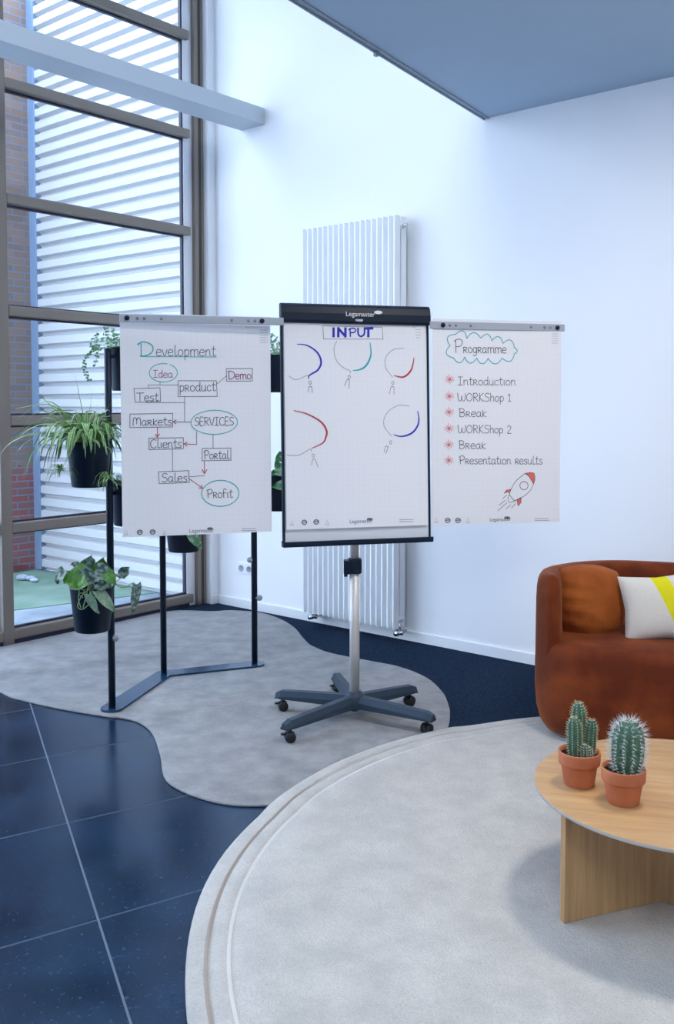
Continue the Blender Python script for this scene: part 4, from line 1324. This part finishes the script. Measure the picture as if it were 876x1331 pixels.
b = MB(); rings = []
for ins, zz in ((.085, FZ), (.050, FZ + .012), (.024, FZ + .05), (.008, .14), (0, .24), (0, .34), (.002, .392), (.010, .424), (.030, .444), (.08, .453), (.2, .455)):
    r_f = max(.05, RF - ins); r_b = max(.05, RB - ins)
    rings.append([bend((x, y, zz)) for x, y in rrect(ins, SLN - ins, ins, SDP - ins, r_f, r_b)])
b.loft(rings)
b.build('seat_base', M_velvet, sofa)
# wrap round backrest, arms included: from the front right corner round the back to the front left corner
full = rrect(0, SLN, 0, SDP, RF, RB)
per = 13 + 15
pl = [Vector((p[0], p[1], 0)) for p in full[per + 7:]] + [Vector((p[0], p[1], 0)) for p in full[:7]]
pp = [pl[0]]
for p in pl[1:]:
    if (p - pp[-1]).length > .012: pp.append(p)
cum = [0.0]
for i in range(1, len(pp)): cum.append(cum[-1] + (pp[i] - pp[i - 1]).length)
b = MB(); rings = []; nD = len(pp)
for i, p in enumerate(pp):
    t = (pp[min(i + 1, nD - 1)] - pp[max(i - 1, 0)]).normalized(); inn = Vector((-t.y, t.x, 0))
    dl = min(cum[i], cum[-1] - cum[i])
    e = min(1.0, dl / .045); k = math.sqrt(max(0.02, 1 - (1 - e) ** 2))
    th = (.092 + .053 * min(1, dl / .5)) * (.5 + .5 * k); top = .752 - .030 * min(1, dl / .6) - .022 * (1 - k)
    mid = th / 2 + .001
    prof = [(-.5, .10), (-.5, .30), (-.5, .56), (-.48, .665), (-.38, .700), (0, .715), (.3, .706), (.46, .672), (.5, .58), (.5, .38), (.5, .10)]
    rings.append([bend(p + inn * (mid + q * th) + Vector((0, 0, zz if zz < .6 else top - (.715 - zz)))) for q, zz in prof])
b.loft(rings)
b.build('backrest', M_velvet, sofa, subsurf=1)


def pillow(b, W_, H_, T_, M, pinch=.0, n=22, mat_f=None, gather=0.0, expo=2.6, rnd_=0.0):
    """stuffed cushion: W across, H up, T thick"""
    v = []; f = []
    for side in (-1, 1):
        for j in range(n + 1):
            for i in range(n + 1):
                a = i / n * 2 - 1; c = j / n * 2 - 1
                e = (1 - abs(a) ** expo) * (1 - abs(c) ** expo); th = T_ / 2 * max(0, e) ** .5
                x = a * W_ / 2 * (1 - pinch * (1 - abs(c)) ** .8 * abs(a) ** 3 * 1.0); z = c * H_ / 2 * (1 - pinch * (1 - abs(a)) ** .8 * abs(c) ** 3)
                x, z = x * math.sqrt(1 - rnd_ * c * c * .5), z * math.sqrt(1 - rnd_ * a * a * .5)
                th *= 1 + gather * math.sin(c * 17 + a * 2) * max(0, -a) * .6
                v.append((x, side * th, z))
    m_ = (n + 1) ** 2
    for s_ in (0, 1):
        for j in range(n):
            for i in range(n):
                a = s_ * m_ + j * (n + 1) + i
                q = (a, a + 1, a + n + 2, a + n + 1)
                b.add([], [], 0)
                f.append((q if s_ == 0 else q[::-1], i, j))
    base = len(b.v)
    for p in v: b.v.append(M @ Vector(p))
    for q, i, j in f:
        b.f.append([base + k for k in q]); b.m.append(mat_f(i / n, j / n) if mat_f else 0); b.sm.append(True)


SI = sofa_M.inverted()
b = MB()
cp = at(764, 783, 4.42)
Mc = SI @ Matrix.Translation(cp) @ Matrix.Rotation(math.radians(4), 4, 'Z') @ Matrix.Rotation(math.radians(-9), 4, 'X') @ Matrix.Rotation(math.radians(3), 4, 'Y')
pillow(b, .335, .355, .28, Mc, .0, gather=.16, expo=2.6, rnd_=.62)
b.build('back_cushion', M_cush, sofa)
for x in (.2, SLN - .2):
    for y in (.2, SDP - .2):
        b = MB(); b.lathe([(.03, .0), (.03, .04)], 14, M=Matrix.Translation((x, y, .0225 if y < .4 else .003)))
        b.build('sofa_foot', M_rubber, sofa)

pil = thing('throw_pillow', 'cream woven throw pillow with a yellow stripe leaning on the rust sofa', 'pillow', at(856, 834, 4.25))
Mp = Matrix.Translation((0, 0, .155)) @ Matrix.Rotation(math.radians(-8), 4, 'Z') @ Matrix.Rotation(math.radians(-16), 4, 'X') @ Matrix.Rotation(math.radians(-5), 4, 'Y')
b = MB(); pillow(b, .335, .30, .13, Mp, .10, 28)
b.build('pillow_cover', M_linen, pil)

# ------------------------------------------------------------------ coffee table
TC = Vector((1.004, 2.742, 0)); TR_, TZ = .4165, .377
table = thing('coffee_table', 'low round oak coffee table standing on the cream rug', 'coffee table', TC)
b = MB()
b.lathe([(TR_ - .004, TZ - .013), (TR_, TZ - .011), (TR_, TZ - .002)], 96, 1, True, cap1=False, cap0=False)
b.lathe([(TR_, TZ - .002), (TR_ - .002, TZ)], 96, 0, True, cap0=False)
b.lathe([(.01, TZ - .013), (TR_ - .004, TZ - .013)], 96, 0, True, cap1=False)
b.build('table_top', [M_oak_top, M_edge], table, Matrix.Rotation(math.radians(-14), 4, 'Z'))
bc = Vector((0.965, 2.778, 0))
for an in (201, 321, 81):
    a = math.radians(an); L_ = .345
    b = MB(); b.box(.0, L_, -.011, .011, .0215, TZ - .013)
    b.build('leg_panel', M_oak_leg, table, Matrix.Translation(bc - TC) @ Matrix.Rotation(a, 4, 'Z'), bevel=.001)


# ------------------------------------------------------------------ cacti
def terracotta(t):
    b = MB()
    b.lathe([(.042, 0), (.044, .002), (.053, .062), (.054, .064), (.0595, .0645), (.0605, .068), (.0615, .098), (.0605, .101), (.057, .101), (.0555, .085)], 44, cap1=False)
    b.build('clay_pot', M_terra, t)
    b = MB(); b.lathe([(.0557, .087), (.03, .090), (.008, .091)], 24); b.build('soil', M_soil, t)


def cactus_col(bc_, bs_, ba_, base, h, r, ribs, spine, nsp, top_bias, lean=(0, 0), bulge=.0, per=5):
    """ribbed column with areoles and spines along its ribs"""
    base = Vector(base); rings = []; seg = ribs * 6; NZ = 16
    def prof(t):
        return r * (.80 + .20 * min(1, t * 4) + bulge * math.sin(PI * min(1, t * 1.05))) * (math.sqrt(max(.0, 1 - max(0, (t - .72) / .28) ** 2)) if t > .72 else 1)
    def pt(a, t, k=1.0):
        rr = prof(t) * k
        return base + Vector((rr * math.cos(a) + lean[0] * h * t * t, rr * math.sin(a) + lean[1] * h * t * t, h * t))
    for j in range(NZ + 1):
        t = j / NZ; t = 1 - (1 - t) ** 1.35
        rings.append([pt(2 * PI * i / seg, min(t, .996), 1 + .13 * math.cos(ribs * 2 * PI * i / seg)) for i in range(seg)])
    bc_.loft(rings)
    for rb in range(ribs):
        a = 2 * PI * rb / ribs
        for j in range(nsp):
            t = .06 + .92 * j / (nsp - 1)
            p = pt(a, min(t, .985), 1.13); o = Vector((math.cos(a), math.sin(a), max(0, (t - .7)) * 3.2)).normalized()
            ba_.lathe([(.0006, -.001), (.0016, .0), (.0006, .0012)], 6, M=Matrix.Translation(p))
            for q in range(per):
                d = (o + Vector((random.uniform(-1, 1), random.uniform(-1, 1), random.uniform(-.7, 1))) * .75).normalized()
                L_ = spine * random.uniform(.5, 1.15) * (1 + top_bias * max(0, t - .6))
                s = d.cross(Vector((.3, .2, .9))).normalized() * .00042
                u = d.cross(s).normalized() * .00055
                bs_.add([p + s, p - s * .5 + u, p - s * .5 - u, p + d * L_], [(0, 1, 3), (1, 2, 3), (2, 0, 3)], 0)


c1_base = Vector((.716, 2.768, TZ))
c1 = thing('column_cactus', 'clustered column cactus in the left terracotta pot on the coffee table', 'cactus', c1_base)
terracotta(c1)
bcs, bss, bas = MB(), MB(), MB()
for (dx, dy, h, r, sp_) in ((-.017, -.012, .120, .0185, .007), (.004, .018, .155, .0185, .009), (.030, .000, .108, .0155, .008), (.008, -.032, .045, .010, .006), (.020, -.030, .036, .009, .006)):
    cactus_col(bcs, bss, bas, (dx, dy, .086), h, r, 9, sp_, max(7, int(h / .0075)), .6, (0.05 if dx > .02 else -.03, 0), .06, 4)
bcs.build('cactus_stem', M_cactus, c1); bss.build('spines', M_spine_y, c1); bas.build('areoles', M_areole, c1)

c2_base = Vector((.808, 2.640, TZ))
c2 = thing('barrel_cactus', 'thick barrel cactus with long white spines in the right terracotta pot', 'cactus', c2_base)
terracotta(c2)
bcs, bss, bas = MB(), MB(), MB()
cactus_col(bcs, bss, bas, (.010, 0, .084), .150, .0335, 12, .022, 15, .6, (.03, 0), .22, 7)
bcs.build('cactus_stem', M_cactus, c2); bss.build('spines', M_spine_w, c2); bas.build('areoles', M_areole, c2)

for o_, g_ in ((l_o, 'sheets hanging from the side arms'), (r_o, 'sheets hanging from the side arms'), (c1, 'cacti in terracotta pots on the coffee table'), (c2, 'cacti in terracotta pots on the coffee table')):
    o_['group'] = g_
for o_ in (sp, hp, iv, tp, mp, f1, f2):
    o_['group'] = 'potted plants on the plant stand'
